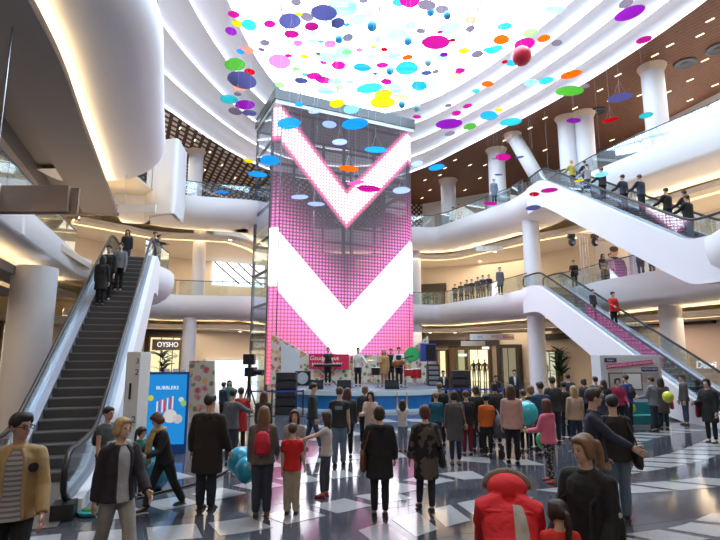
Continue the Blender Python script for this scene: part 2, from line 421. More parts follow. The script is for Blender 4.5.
# top ceiling: timber field with an oval opening, stepped white rings, skylight
W0 = [(14.6, 15), (14, 19.6), (11.3, 27), (8.07, 32.5), (4.6, 38.6), (1.0, 41.2), (-3.5, 41.2), (-8.1, 37.8), (-11.5, 28.2), (-13, 20), (-12, 13), (-8, 7.5), (0, 5.5), (9, 7), (13.3, 10.5)]
S0 = [(11.9, 16), (10.9, 21.5), (8.6, 27), (6.4, 30.8), (3.8, 33.6), (1.0, 34.8), (-2.0, 34.6), (-4.8, 32.6), (-6.2, 27.6), (-6.6, 20), (-6.2, 15), (-4.3, 12), (1, 11), (7, 11.6), (10.6, 12.8)]
W0 = smooth_path(W0, 2, True); S0 = smooth_path(S0, 2, True); NL = len(W0)
cen = Vector((1, 22))
def star_out(p):
    d = Vector(p)-cen; return cen+d*(46/d.length)
mb = MB(); vv = []; ff = []
for p in W0:
    q = star_out(p); vv += [(p[0], p[1], CEIL), (q.x, q.y, CEIL)]
for i in range(NL):
    a = 2*i; b = 2*((i+1) % NL); ff.append((a, a+1, b+1, b))
mb.add(vv, ff)
lat = MB(); lf = [f for f in ff if vv[f[0]][0] < -2 and vv[f[0]][1] > 16]; lat.add(vv, lf); mb.f = [f for f in ff if f not in lf]
struct(mb.build('ceiling', WOOD, fix=False), 'dark timber slat ceiling around the oval skylight')
struct(lat.build('ceiling', LATTICE2, fix=False), 'brown and cream lattice ceiling left of the tower')
RINGS = 4
RISE = (19.4-CEIL)/RINGS
for k in range(RINGS):
    la = [Vector(a).lerp(Vector(b), k/RINGS) for a, b in zip(W0, S0)]
    lb = [Vector(a).lerp(Vector(b), (k+1)/RINGS) for a, b in zip(W0, S0)]
    z0, z1 = CEIL+RISE*k, CEIL+RISE*(k+1)
    prof = ((0, z0), (0, z0+.12), (.05, z0+.45), (.18, z1-.10), (.40, z1), (1.0, z1))
    vv = []; ff = []; m = len(prof)
    for a, b in zip(la, lb):
        for t, z in prof: p = a.lerp(b, t); vv.append((p.x, p.y, z))
    for i in range(NL):
        for j in range(m-1):
            a = i*m+j; b = ((i+1) % NL)*m+j; ff.append((a, b, b+1, a+1))
    trim(MB().add(vv, ff), WHITE, 'curved white ceiling ring %s' % ('next to the timber ceiling', 'second from the timber ceiling', 'second from the skylight', 'framing the skylight')[k])
RSTRIP = emat('ring_led_strip', (.93, .96, 1.0), 4.0)
for k in range(RINGS):
    la = [Vector(a).lerp(Vector(b), (k+.05)/RINGS) for a, b in zip(W0, S0)]; z0 = CEIL+RISE*k+.03
    o = MB().sweep([(p.x, p.y) for p in la], [(-.04, z0), (.04, z0), (.04, z0+.05), (-.04, z0+.05), (-.04, z0)], True).build('ring_light', RSTRIP, fix=False)
    tag(o, 'thin white LED line along the ceiling ring %s' % ('next to the timber', 'second from the timber', 'second from the skylight', 'nearest the skylight')[k], 'light', 'LED lines of the ceiling rings')
def ceiling_z(x, y):
    d = Vector((x, y))-cen; th = math.atan2(d.y, d.x)
    def rad(loop):
        for i in range(NL):
            p = Vector(loop[i])-cen; q = Vector(loop[(i+1) % NL])-cen; a0, a1 = math.atan2(p.y, p.x), math.atan2(q.y, q.x)
            da = (th-a0+math.pi) % (2*math.pi)-math.pi; db = (a1-a0+math.pi) % (2*math.pi)-math.pi
            if db and da*db >= 0 and abs(da) <= abs(db)+1e-9: return p.lerp(q, da/db).length
        return 10
    rw, rs = rad(W0), rad(S0)
    if d.length >= rw: return CEIL
    if d.length <= rs: return 19.62
    return CEIL+RISE*(int((rw-d.length)/(rw-rs)*RINGS)+1)
# skylight: steel grid + panes
SKYF = mat('white_steel', (.82, .84, .86), .4, var=.02)
SKYG = glassmat('skylight_glass', (.93, .97, 1.0), .96)
sk = empty('window_1', (1, 18, 19.6)); struct(sk, 'oval skylight with white steel grid')
for i in range(9):
    MB().box((-10+i*2.5, 0, .1), (.07, 40, .20)).build('grid_beam', SKYF, sk)
for j in range(15):
    MB().box((0, -19.6+j*2.8, .14), (21, .05, .14)).build('grid_beam', SKYF, sk)
pm = None
for i in range(8):
    for j in range(14):
        if pm is None:
            o = MB().box((0, 0, 0), (2.34, 2.68, .03)).build('pane', SKYG, sk); pm = o.data
        else: o = link('pane', pm, sk)
        o.location = (-8.75+i*2.5, -18.2+j*2.8, .28)
# columns
COLW = mat('column_paint', (.74, .74, .79), .45, var=.02, scale=1.5)
def column(x, y, z0, z1, r, label, cap=False, lean=None):
    c = empty('column', (x, y, z0)); struct(c, label)
    h = z1-z0
    if lean:
        MB().tube([(0, 0, 0), (lean[0], lean[1], h)], r, 24).build('shaft', COLW, c, True)
    else:
        shade_auto(MB().lathe([(r, 0), (r, h)], 28).build('shaft', COLW, c))
    if cap:
        t = lean or (0, 0)
        shade_auto(MB().lathe([(r*.95, h-.42), (r*1.02, h-.32), (r*1.28, h-.05), (r*1.3, h)], 28, (t[0], t[1], 0)).build('capital', mat('capital_cream', (.80, .66, .52), .5), c))
    return c
column(10.95, 31.9, 0, L1-.5, .52, 'white round column beside the beige fashion shop door'); column(10.95, 31.9, L1, L2-.5, .52, 'white round column behind the foot of the landing at the first gallery')
column(4.5, 41.6, 0, L1-.5, .5, 'white column behind the stage backdrop'); column(4.5, 41.4, L1, L2-.5, .5, 'white column beside the right edge of the LED tower')
column(14.6, 23.6, L2, CEIL, .52, 'white column in front of the timber ceiling at upper right', True)
column(12.55, 29.2, L2, CEIL, .52, 'left half of the paired white columns on the top gallery', True); column(13.35, 28.6, L2, CEIL, .52, 'right half of the paired white columns on the top gallery', True)
column(11.9, 31.0, L2, CEIL, .45, 'leaning white column on the top gallery', True, lean=(-1.9, .6))
column(9.6, 34.2, L2, CEIL, .58, 'white column behind the top landing of the upper escalator', True)
column(7.3, 40.6, L2, CEIL, .6, 'white column beyond two shoppers at the top gallery rail', True)
column(-11.5, 34.6, 0, L1-.5, .45, 'white column beside the lingerie shop'); column(-11.3, 35.2, L1, L2-.5, .45, 'white column beside the slanted window of the first gallery')
column(-11.6, 34.4, L2, CEIL, .5, 'cream capped column in front of the lattice screen', True)
column(-10.05, 15.6, 0, L1-1.0, .62, 'thick grey column left of the near escalator')
column(14.9, 24.5, 0, L1-.5, .5, 'white column behind the red coated rider on the lower escalator'); column(17.6, 22.5, 0, L1-.5, .75, 'broad cream column right of the kiosk')
column(15.2, 27.3, L1, L2-.5, .5, 'white column behind the giant poster on the first gallery')

# glass balustrades
def balustrade(path, z, label, off=-.22, step=1.6):
    pts = resample(path, step)
    b = empty('glass_balustrade', (pts[0].x, pts[0].y, z)); tag(b, label, 'balustrade', 'glass balustrades')
    o3 = Vector((pts[0].x, pts[0].y, 0)); rail = []
    for i in range(len(pts)-1):
        a, c = pts[i], pts[i+1]; t = (c-a).normalized(); n = Vector((t.y, -t.x))
        a2 = a+n*off; c2 = c+n*off
        if i == 0: rail.append((a2.x-o3.x, a2.y-o3.y, 1.10))
        rail.append((c2.x-o3.x, c2.y-o3.y, 1.10))
        m = (a2+c2)/2
        MB().box((m.x-o3.x, m.y-o3.y, .60), ((c2-a2).length-.03, .015, .94), math.atan2(t.y, t.x)).build('glass_panel', GLASS, b)
    MB().tube(rail, .03, 8).build('handrail', DSTEEL, b, True)
    return b
def sub(path, f): return [p for p in path if f(p)]
balustrade(sub(L2a, lambda p: p[1] > 6), L2, 'glass balustrade on the near left bullnose of the top gallery')
balustrade(L2b, L2, 'glass balustrade curving round the far side of the top gallery')
balustrade(sub(L2c, lambda p: p[1] > 8), L2, 'glass balustrade rising along the right side of the top gallery')
balustrade(sub(L1a, lambda p: p[1] > 4), L1, 'glass balustrade left of the near escalator')
balustrade(L1b, L1, 'glass balustrade along the far side of the first gallery')
balustrade(L1c, L1, 'glass balustrade in front of the giant poster on the first gallery')
# ------------------------------------------------------------------ LED tower
TA, TB = Vector((-4.75, 29.2)), Vector((3.15, 33.0)); TW = (TB-TA).length; TANG = math.atan2(TB.y-TA.y, TB.x-TA.x)
tower = empty('led_tower', (TA.x, TA.y, 0), TANG); tag(tower, 'tall see-through LED screen tower showing white and pink chevrons behind the stage', 'screen tower')
def led_mat(name, x0, w, strip=False):
    m = bpy.data.materials.new(name); m.use_nodes = True; nt = m.node_tree; nt.nodes.clear(); S.nt = nt
    tc = nt.nodes.new('ShaderNodeTexCoord'); sx = nt.nodes.new('ShaderNodeSeparateXYZ'); nt.links.new(tc.outputs['Object'], sx.inputs[0])
    x, z = S(sx.outputs[0]), S(sx.outputs[2])
    if strip: a = x*0.0+4.6
    else: a = sabs(x-4.33)
    lo = z-a*1.03                      # chevron coordinate
    up = z-a*1.10
    px_ = sfract(x/.21)-.5; pz_ = sfract(z/.21)-.5
    r = ssqrt(px_*px_+pz_*pz_)
    dot = 1.0-step_s(r, .20, .46)
    grid = 1.0-smax(step_s(sabs(px_), .40, .49), step_s(sabs(pz_), .40, .49))*.5
    # lower chevron: soft stepped white band
    low_w = step_s(lo, 1.35, 1.75)*(1.0-step_s(lo, 4.80, 4.98))
    up_w = step_s(up, 10.25, 10.45)*(1.0-step_s(up, 12.1, 12.3))
    # glows
    g_above = sat((9.8-lo)/4.8)*step_s(lo, 4.7, 4.95)
    g_below = 1.0-step_s(lo, 1.2, 1.75)
    g_up = step_s(up, 9.85, 10.2)*(1.0-step_s(up, 12.3, 12.75))
    redness = sat(smax((lo-4.9)/3.0, 0.0))
    lowred = sat((1.4-lo)/4.0)
    I_up = up_w*(dot*.95+.10)
    white = sat(low_w+I_up)
    pink = sat(g_above*g_above*(.20+dot*1.1)+g_below*(.45+dot*.8)+g_up*(.62+dot*.2))
    rgb = nt.nodes.new('ShaderNodeCombineColor')
    rr = white*4.2+pink*1.5
    gg = white*4.0+pink*(.24)*(1.0-lowred*.7)
    bb = white*4.3+pink*(.85)*(1.0-lowred*.75)*(1.0-g_up*.35)
    base = 0.15
    for i, c_ in enumerate((rr*grid+base*1.0, gg*grid+base*.95, bb*grid+base*1.15)): nt.links.new(c_.s, rgb.inputs[i])
    em = nt.nodes.new('ShaderNodeEmission'); nt.links.new(rgb.outputs[0], em.inputs[0]); em.inputs[1].default_value = 1.0
    tr = nt.nodes.new('ShaderNodeBsdfTransparent'); tr.inputs[0].default_value = (.85, .85, .9, 1)
    tfac = (1.0-sat(white*1.2+pink*1.0))*grid*.62
    mx = nt.nodes.new('ShaderNodeMixShader'); nt.links.new(tfac.s, mx.inputs[0]); nt.links.new(em.outputs[0], mx.inputs[1]); nt.links.new(tr.outputs[0], mx.inputs[2])
    o = nt.nodes.new('ShaderNodeOutputMaterial'); nt.links.new(mx.outputs[0], o.inputs[0])
    return m
LED = led_mat('led_chevron_screen', 0, TW); LEDS = led_mat('led_edge_screen', 0, TW, True)
TZ0, TZ1 = .6, 17.25
MB().box((TW/2, 0, (TZ0+TZ1)/2), (TW, .05, TZ1-TZ0)).build('screen_face', LED, tower)
# chamfered corner strips
for s, x, dx in ((-1, 0, -.45), (1, TW, .55)):
    mb = MB(); mb.add([(x+s*.03, 0, TZ0), (x+dx, .36, TZ0), (x+dx, .36, TZ1), (x+s*.03, 0, TZ1)], [(0, 1, 2, 3)]); mb.add([(x+s*.03, .05, TZ0), (x+dx, .41, TZ0), (x+dx, .41, TZ1), (x+s*.03, .05, TZ1)], [(0, 1, 2, 3)])
    mb.build('corner_screen', LEDS, tower, fix=False)
    MB().box((x+s*.02, 0.0, (TZ0+TZ1)/2), (.05, .07, TZ1-TZ0)).build('edge_mullion', DSTEEL, tower)
TD = 4.2
# top cap
CAPM = mat('cap_metal', (.07, .075, .085), .4, metal=.4, var=.08); CAPL = mat('cap_light_metal', (.42, .45, .49), .4, var=.05)
MB().box((TW/2, TD/2, 17.85), (TW+1.1, TD+.6, .65)).build('roof_cap', CAPM, tower)
MB().box((TW/2, TD/2, 17.38), (TW+1.0, TD+.5, .26)).build('cap_band', CAPL, tower)
# steel frame of the glazed lift shaft behind the screen
for x in (-.4, TW*.25, TW*.5, TW*.75, TW+.4):
    for y in (.55, TD):
        MB().box((x, y, 8.6), (.16, .16, 17.2)).build('steel_post', DSTEEL, tower)
for k in range(9):
    z = 1.2+k*2.0
    for y in (.55, TD): MB().box((TW/2, y, z), (TW+.8, .12, .14)).build('steel_beam', DSTEEL, tower)
    for x in (-.4, TW+.4): MB().box((x, TD/2+.3, z), (.12, TD-.5, .14)).build('steel_beam', DSTEEL, tower)
for x in (TW*.34, TW*.66):
    MB().box((x, 2.3, 8.6), (.10, .10, 17.2)).build('lift_rail', STEEL, tower)
lc = MB().box((TW*.5, 2.4, 7.3), (2.4, 2.2, 2.6)).build('lift_car', mat('lift_car_metal', (.25, .25, .28), .35, metal=.6), tower)
for x in (-.46, TW+.46):
    for k in range(9): MB().box((x, TD/2+.25, 2.2+k*1.9-.9), (.02, TD-.4, 1.8)).build('side_pane', GLASS, tower)

# ------------------------------------------------------------------ escalators
STEP = mat('step_metal', (.11, .11, .12), .45, metal=.6, var=.1); STEPN = mat('step_nose', (.28, .27, .28), .45, metal=.5)
PLATE = mat('landing_plate_metal', (.23, .20, .19), .4, metal=.5, var=.06); DECK = mat('balustrade_deck', (.42, .42, .50), .35, metal=.5, var=.05); CLAD = mat('escalator_cladding', (.80, .80, .85), .5, var=.02, scale=1)
def escalator(B, T, label, tw=1.0, f0=1.3, f1=1.3, depth=1.25, base=True, glass=GLASS):
    """B,T: bottom and top comb points (centre line); local x runs up the flight, z up"""
    B = Vector(B); T = Vector(T); d = Vector((T.x-B.x, T.y-B.y)); run = d.length; rise = T.z-B.z
    e = empty('escalator', B, math.atan2(d.y, d.x)); tag(e, label, 'escalator', 'escalators in the atrium')
    n = round(rise/.2); rr = rise/n; i0 = .9; i1 = run-.9; dep = (i1-i0)/n
    def zs(x): return 0 if x < i0 else (rise if x > i1 else (x-i0)/(i1-i0)*rise)
    for k in range(n):
        mb = MB(); x = i0+k*dep; z = (k+1)*rr
        mb.box((x+dep/2+.01, 0, z-.15), (dep+.02, tw, .30)); o = mb.build('step', STEP, e); MB().box((x+.015, 0, z-.012), (.05, tw-.02, .03)).build('step_nose', STEPN, o)
    MB().box((-.5, 0, .01), (2.8, tw+.3, .02)).build('landing_plate', PLATE, e); MB().box((run+.1, 0, rise+.005), (2.0, tw+.3, .02)).build('landing_plate', PLATE, e)
    hw = tw/2+.02
    xs = [-f0, 0, i0-.35, i0, i0+.35]+[i0+(i1-i0)*q/8 for q in range(1, 8)]+[i1-.35, i1, i1+.35, run, run+f1]
    def soft(x, off):   # smoothed incline
        return (zs(x-.5)+zs(x)+zs(x+.5))/3+off
    for s in (1, -1):
        # cladding wall
        mb = MB(); vv = []; ff = []
        for x in xs:
            lowz = soft(x, -depth) if not base else max(soft(x, -depth), -.02)
            for y in (hw, hw+.34):
                vv += [(x, s*y, soft(x, .22)), (x, s*y, lowz)]
        for i in range(len(xs)-1):
            a = 4*i; b = a+4
            ff += [(a, b, b+1, a+1), (a+2, a+3, b+3, b+2), (a, a+2, b+2, b), (a+1, b+1, b+3, a+3)]
        ff += [(0, 1, 3, 2), (len(vv)-4, len(vv)-2, len(vv)-1, len(vv)-3)]
        mb.add(vv, ff).build('side_cladding', CLAD, e)
        # deck strip
        mb = MB(); vv = []; ff = []
        for x in xs: vv += [(x, s*(hw-.01), soft(x, .225)), (x, s*(hw+.20), soft(x, .26)), (x, s*(hw-.01), soft(x, .05))]
        for i in range(len(xs)-1):
            a = 3*i; b = a+3; ff += [(a, a+1, b+1, b), (a, b, b+2, a+2)]
        mb.add(vv, ff).build('deck', DECK, e, fix=False)
        gy = s*(hw+.12)
        for i in range(len(xs)-1):
            x0, x1 = xs[i]+.015, xs[i+1]-.015
            if x1-x0 < .05: continue
            vv = [(x, gy+q, soft(x, h)) for q in (-.006, .006) for x in (x0, x1) for h in (.24, .90)]
            MB().add(vv, [(0, 1, 3, 2), (4, 6, 7, 5), (1, 5, 7, 3), (0, 2, 6, 4)]).build('glass_panel', glass, e)
        # handrail with rounded newels
        path = []
        x = xs[0]
        for k in range(7):
            a = R(-90+180*(1-k/6)); path.append((x-.33*math.cos(a), gy, soft(x, .60)+.33*math.sin(-a)*-1 if False else soft(x, .60)-.33*math.cos(math.pi*k/6)))
        path = [(x-.33*math.sin(math.pi*k/6), gy, soft(x, .60)-.33*math.cos(math.pi*k/6)) for k in range(7)]
        path += [(x, gy, soft(x, .93)) for x in xs[1:-1]]
        x = xs[-1]; path += [(x+.33*math.sin(math.pi*k/6), gy, soft(x, .60)+.33*math.cos(math.pi*k/6)) for k in range(7)]
        MB().tube(path, [(.045, .05)]*len(path), 8, ref=(0, 1, 0)).build('handrail', RUBBER, e, True)
        MB().box((xs[0]-.16, s*(hw+.13), soft(xs[0], .11)), (.34, .30, .24)).build('newel_base', BLACK, e)
    vv = []
    for x in xs: vv += [(x, hw+.33, soft(x, -depth+.01)), (x, -hw-.33, soft(x, -depth+.01))]
    MB().add(vv, [(2*i, 2*i+1, 2*i+3, 2*i+2) for i in range(len(xs)-1)]).build('underside', CLAD, e, fix=False)
    e['_f'] = 0
    del e['_f']
    return e, (lambda q: Vector((B.x+d.x*q, B.y+d.y*q, B.z+zs(run*q))))
RB = Vector((-4.88, 9.1)); RT = Vector((-8.5, 20.4)); n_ = (RT-RB).normalized(); nl = Vector((-n_.y, n_.x))*.66
escL, posL = escalator((RB.x+nl.x, RB.y+nl.y+.25, 0), (RT.x+nl.x, RT.y+nl.y, L1), 'dark stepped escalator rising at the left beside the blonde woman', tw=1.15)
escRl, posRl = escalator((12.45, 15.9, 0), (10.75, 29.6, L1), 'white clad escalator from the ground floor behind the kiosk', f0=1, f1=1.0, depth=1.3)
escRu, posRu = escalator((12.35, 16.6, L1), (11.1, 29.0, L2), 'white clad escalator up to the top gallery carrying a row of riders', f0=1.2, f1=1.0, depth=1.35, base=False)
# ------------------------------------------------------------------ text helper
TEXTS = []
def text(body, size, loc, rot, m, parent=None, name='lettering', ext=.01, shear=0, bold=0, align='CENTER'):
    cu = bpy.data.curves.new(name, 'FONT'); cu.body = body; cu.size = size; cu.extrude = ext; cu.shear = shear; cu.offset = bold
    cu.align_x = align; cu.align_y = 'CENTER'; cu.resolution_u = 3
    o = bpy.data.objects.new(name, cu); col.objects.link(o)
    dg = bpy.context.evaluated_depsgraph_get(); me = bpy.data.meshes.new_from_object(o.evaluated_get(dg))
    bpy.data.objects.remove(o); bpy.data.curves.remove(cu)
    me.materials.clear(); me.materials.append(m)
    o = link(name, me, parent); o.location = loc; o.rotation_euler = rot
    return o

# ------------------------------------------------------------------ inlaid floor
def path_px(pts, z=0): return [(p.x, p.y) for p in (atz(a, b, z) for a, b in pts)]
def bez(pts): return smooth_path(pts, 2)
def tiles(pts, w, l, g, skew=0.0, m=FL_WHITE, name='tile', top=.005):
    p = resample(bez(path_px(pts)), .02)
    per = max(2, int(l/.02)); gap = max(1, int(g/.02)); i = 0
    while i+per < len(p):
        vv = []
        segs = 4
        for q in range(segs+1):
            k = i+per*q//segs; a = p[max(k-3, 0)]; b = p[min(k+3, len(p)-1)]; t = (b-a).normalized(); n = Vector((t.y, -t.x))
            c = p[k]
            e0 = c+n*w/2+t*skew*w/2; e1 = c-n*w/2-t*skew*w/2
            for e in (e0, e1): vv += [(e.x, e.y, top), (e.x, e.y, -.01)]
        ff = []
        for q in range(segs):
            a = 4*q; b = a+4; ff += [(a, a+2, b+2, b), (a, b, b+1, a+1), (a+2, a+3, b+3, b+2)]
        ff += [(0, 1, 3, 2), (4*segs, 4*segs+2, 4*segs+3, 4*segs+1)]
        MB().add(vv, ff).build(name, m, fl)
        i += per+gap
def band(pts, w, m=FL_DARK): tiles(pts, w, 2.4, .02, 0, m, 'inlay_band', .002)
band([(40, 524), (133, 520), (200, 512), (263, 503), (310, 494), (352, 484), (400, 480), (440, 486)], .42)
band([(560, 482), (600, 478), (655, 476), (694, 470), (720, 463), (745, 452)], .55)
band([(560, 522), (600, 519), (655, 513), (700, 505), (720, 500), (745, 490)], .75)
band([(560, 468), (600, 461), (640, 455), (675, 445), (698, 434), (720, 428)], .7)
band([(130, 490), (200, 480), (260, 470), (320, 463), (380, 460), (440, 464), (500, 470)], .5)
band([(180, 470), (240, 455), (300, 444), (360, 437), (430, 436), (500, 441), (560, 440)], .6)
band([(380, 505), (430, 498), (480, 490), (530, 490), (570, 500)], .45)
band([(380, 545), (430, 533), (470, 527), (520, 525), (570, 535)], .40)
tiles([(590, 473), (621, 469), (655, 463.5), (686, 457), (704, 450.5), (720, 443), (740, 432)], .80, .62, .16, .9)
tiles([(560, 493), (590, 490), (621, 489), (655, 487), (694, 484), (720, 480), (750, 474)], .60, .80, .16, .9)
tiles([(600, 545), (655, 539), (699, 532), (720, 523), (745, 510)], .50, .60, .16, .6)
tiles([(590, 452), (629, 440), (642, 436), (660, 433), (700, 428)], .8, .5, .3, .8)
tiles([(95, 517), (130, 511), (172, 503), (212, 495.5), (245, 488), (274, 483), (309, 478), (340, 474), (372, 471)], .62, .62, .2, .2)
tiles([(0, 548), (60, 541), (133, 536), (170, 533), (221, 529), (263, 522), (300, 514), (340, 506), (372, 499), (405, 494)], .60, .66, .2, .2)
tiles([(370, 540), (413, 524), (453, 514), (490, 505), (530, 502), (560, 508)], .72, .5, .16, -.4)
tiles([(385, 490), (400, 488), (430, 479), (475, 474), (510, 477), (550, 486)], .62, .62, .22, .3)
tiles([(150, 480), (215, 470), (290, 463), (330, 458), (400, 454), (460, 458), (520, 463), (560, 461)], .6, .7, .3, .2)
tiles([(230, 452), (300, 440), (360, 432), (430, 430), (500, 434), (560, 440), (600, 436)], .75, .8, .4, .3)
tiles([(300, 428), (360, 421), (430, 420), (500, 424), (600, 424)], .8, .9, .5, .3)

# ------------------------------------------------------------------ walls: pick a point on the outer wall under a pixel column
def wall_at(px):
    d = Vector(((px-360)/F*math.cos(PITCH), 1.0))
    best = None
    for a, b in zip(WP, WP[1:]):
        a = Vector(a); b = Vector(b); e = b-a; den = d.x*e.y-d.y*e.x
        if abs(den) < 1e-9: continue
        t = (a.x*e.y-a.y*e.x)/den; u = (a.x*d.y-a.y*d.x)/den
        if t > 0 and -1e-6 <= u <= 1+1e-6 and (best is None or t < best[0]):
            n = Vector((e.y, -e.x)).normalized(); best = (t, d*t, n, math.atan2(e.y, e.x))
    return best[1], best[2], best[3]
def zat(py, Y): return aty(360, py, Y).z
FRAME = mat('shop_frame_bronze', (.12, .075, .045), .45, var=.1); SHOPW = emat('shop_warm_light', (1.0, .74, .40), 1.7); SHOPC = emat('daylight_glazing', (.92, .97, 1.0), 3.0)
SIGNW = emat('white_sign_light', (1, 1, 1), 1.15)
MANN = mat('mannequin_fabric', (.10, .05, .04), .7, var=.3)
BANDM = mat('sign_band_taupe', (.13, .10, .075), .5, var=.05)
def shopfront(px0, px1, ztop, label, z0=0, glow=SHOPW, sign=None, doors=2, frame=FRAME, thick=.14):
    a, na, ra = wall_at(px0); b, nb, rb = wall_at(px1); c = (a+b)/2; t = b-a; w = t.length; ang = math.atan2(t.y, t.x)
    nx = Vector((t.y, -t.x)).normalized(); c = c+nx*.35
    s = empty('shopfront', (c.x, c.y, z0), ang); tag(s, label, 'shopfront'); h = ztop-z0
    MB().box((0, .22, h/2), (w, .04, h)).build('lit_back_panel', glow, s)
    for x in (-w/2, w/2): MB().box((x, -.05, h/2), (thick, .62, h)).build('frame_post', frame, s)
    MB().box((0, -.05, h+thick/2), (w+thick, .62, thick)).build('frame_header', frame, s)
    for k in range(doors):
        MB().box((-w/2+w*(k+.5)/doors, -.30, h/2), (w/doors-.06, .02, h-.05)).build('glass_pane', GLASS, s)
        if k: MB().box((-w/2+w*k/doors, -.30, h/2), (.05, .05, h)).build('mullion', frame, s)
    if sign:
        MB().box((sign[3] if len(sign) > 3 else 0, -.36, sign[2]), (min(w*.92, sign[1]*len(sign[0])*.95), .05, sign[1]*1.5)).build('sign_band', BANDM, s)
        text(sign[0], sign[1], (sign[3] if len(sign) > 3 else 0, -.405, sign[2]), (R(90), 0, 0), SIGNW, s, 'sign_lettering', bold=.004)
    return s
def blank(px0, px1, y0, y1, m, label, name='wall_panel', cat='panel', depth=.12):
    a, na, _ = wall_at(px0); b, nb, _ = wall_at(px1); c = (a+b)/2; t = b-a; nx = Vector((t.y, -t.x)).normalized(); c = c+nx*(depth/2+.02)
    za, zb = zat(y1, c.y), zat(y0, c.y)
    return tag(MB().box((c.x, c.y, (za+zb)/2), (t.length, depth, zb-za), math.atan2(t.y, t.x)).build(name, m), label, cat)
blank(413, 500, 340, 345.5, DARK, 'long black bulkhead band above the shops right of the stage', 'bulkhead', 'bulkhead', .3)
blank(545, 600, 333, 339, DARK, 'black bulkhead band right of the white column by the shops', 'bulkhead', 'bulkhead', .3)
blank(628, 720, 318, 326, DARK, 'black bulkhead band above the fashion shop on the right', 'bulkhead', 'bulkhead', .3)
blank(135, 186, 330, 337, DARK, 'black bulkhead band above the lingerie shop', 'bulkhead', 'bulkhead', .3)
blank(418, 448, 284, 291, DARK, 'black bulkhead band on the first gallery right of the tower', 'bulkhead', 'bulkhead', .3)
BRONZE2 = mat('bronze_wall_cladding', (.30, .20, .12), .5, var=.12, scale=2)
blank(449, 492, 346, 396, BRONZE2, 'brown wall cladding around the shop with mannequins', 'wall_cladding', 'cladding', .1)
shopfront(440, 449, zat(351, 46), 'narrow warm lit shop window beside the suited guard', doors=1)
shopfront(458, 468, zat(350, 46), 'greenish shop window left of the mannequin display', doors=1, glow=emat('olive_shop_light', (.75, .62, .30), .9))
shopfront(470, 491, zat(350, 45), 'brightly lit shop window with mannequins beyond the crowd', glow=emat('bright_shop_light', (1, .78, .42), 2.4), doors=2)
shopfront(502, 521, zat(348, 42), 'beige panelled shop door framed in black left of the white column', glow=emat('beige_door_glow', (.72, .54, .32), .55), frame=DARK, doors=2, thick=.3)  # door panel is given its own glow, though it is no lamp
shopfront(542, 562, zat(352, 40), 'lit shop entrance right of the white column', glow=emat('pale_shop_light', (1, .85, .55), 1.1), doors=3)
shopfront(144, 179, zat(338, 42), 'warm lit lingerie shop behind the palm', doors=3, sign=('OYSHO', .55, zat(345, 42)))
shopfront(-14, 12, 3.9, 'lit shop at the far left behind the thick grey column', doors=3, glow=emat('left_shop_light', (1, .80, .5), 1.0))
shopfront(205, 258, zat(364, 44)+.3, 'white daylit glazing left of the LED tower on the ground floor', glow=SHOPC, doors=5, frame=SKYF)
shopfront(418, 446, zat(292, 46), 'dim shop window on the first gallery right of the tower', z0=L1, glow=emat('dim_gallery_shop', (.45, .33, .2), .5), doors=3, frame=DARK)
for px_, py_s, w_s, lb in ((466, 355, .75, 'small white lit sign on the shop left of the mannequins'), (489, 348, .6, 'small white lit sign above the bright shop window')):
    a, n, ang = wall_at(px_); tag(MB().box((a.x+n.x*.85, a.y+n.y*.85, zat(py_s, a.y)), (w_s, .06, .22), ang).build('lit_sign', SIGNW), lb, 'sign')
# mannequins in the bright window
def mannequin(px, py_foot_z, h, label, m):
    a, n, ang = wall_at(px); p = a+n*.42
    e = empty('mannequin', (p.x, p.y, py_foot_z), ang); tag(e, label, 'mannequin', 'mannequins in the shop windows')
    mb = MB(); mb.tube([(0, 0, .5*h), (0, 0, .62*h), (0, 0, .75*h), (0, 0, .82*h), (0, 0, .86*h)], [(.16, .11), (.13, .09), (.18, .11), (.12, .08), (.05, .05)], 10, ref=(1, 0, 0))
    mb.build('torso', m, e, True)
    MB().ell((0, 0, .93*h), (.075, .09, .115)).build('head', mat('mannequin_skin', (.62, .45, .32), .5), e, True)
    for s in (-1, 1):
        MB().tube([(s*.19, 0, .79*h), (s*.25, 0, .62*h), (s*.22, -.06, .46*h)], [.05, .042, .03], 8).build('arm', m, e, True)
        MB().tube([(s*.08, 0, .52*h), (s*.09, -.02, .27*h), (s*.09, 0, .0)], [.085, .06, .045], 8).build('leg', m, e, True)
    MB().lathe([(.22, 0), (.22, .02)], 16).build('stand', STEEL, e)
mannequin(475, .02, 1.75, 'dark dressed mannequin at the left of the bright shop window', MANN)
mannequin(480, .02, 1.8, 'tall dark mannequin in the middle of the bright shop window', MANN)
mannequin(486, .02, 1.8, 'brown mannequin at the right of the bright shop window', mat('mannequin_brown', (.25, .10, .05), .7, var=.2))
mannequin(549, .02, 1.8, 'pale mannequin in the entrance right of the white column', mat('mannequin_pale', (.7, .55, .4), .6))
# big sign on the right wall
a, n, ang = wall_at(696)
sg = text('Dutti', .56, (a.x+n.x*.12, a.y+n.y*.12, zat(365, a.y)), (R(90), 0, ang), SIGNW, None, 'shop_sign', ext=.03, shear=.12, bold=.0, align='LEFT')
tag(sg, 'white illuminated script shop sign cut by the right edge', 'sign')
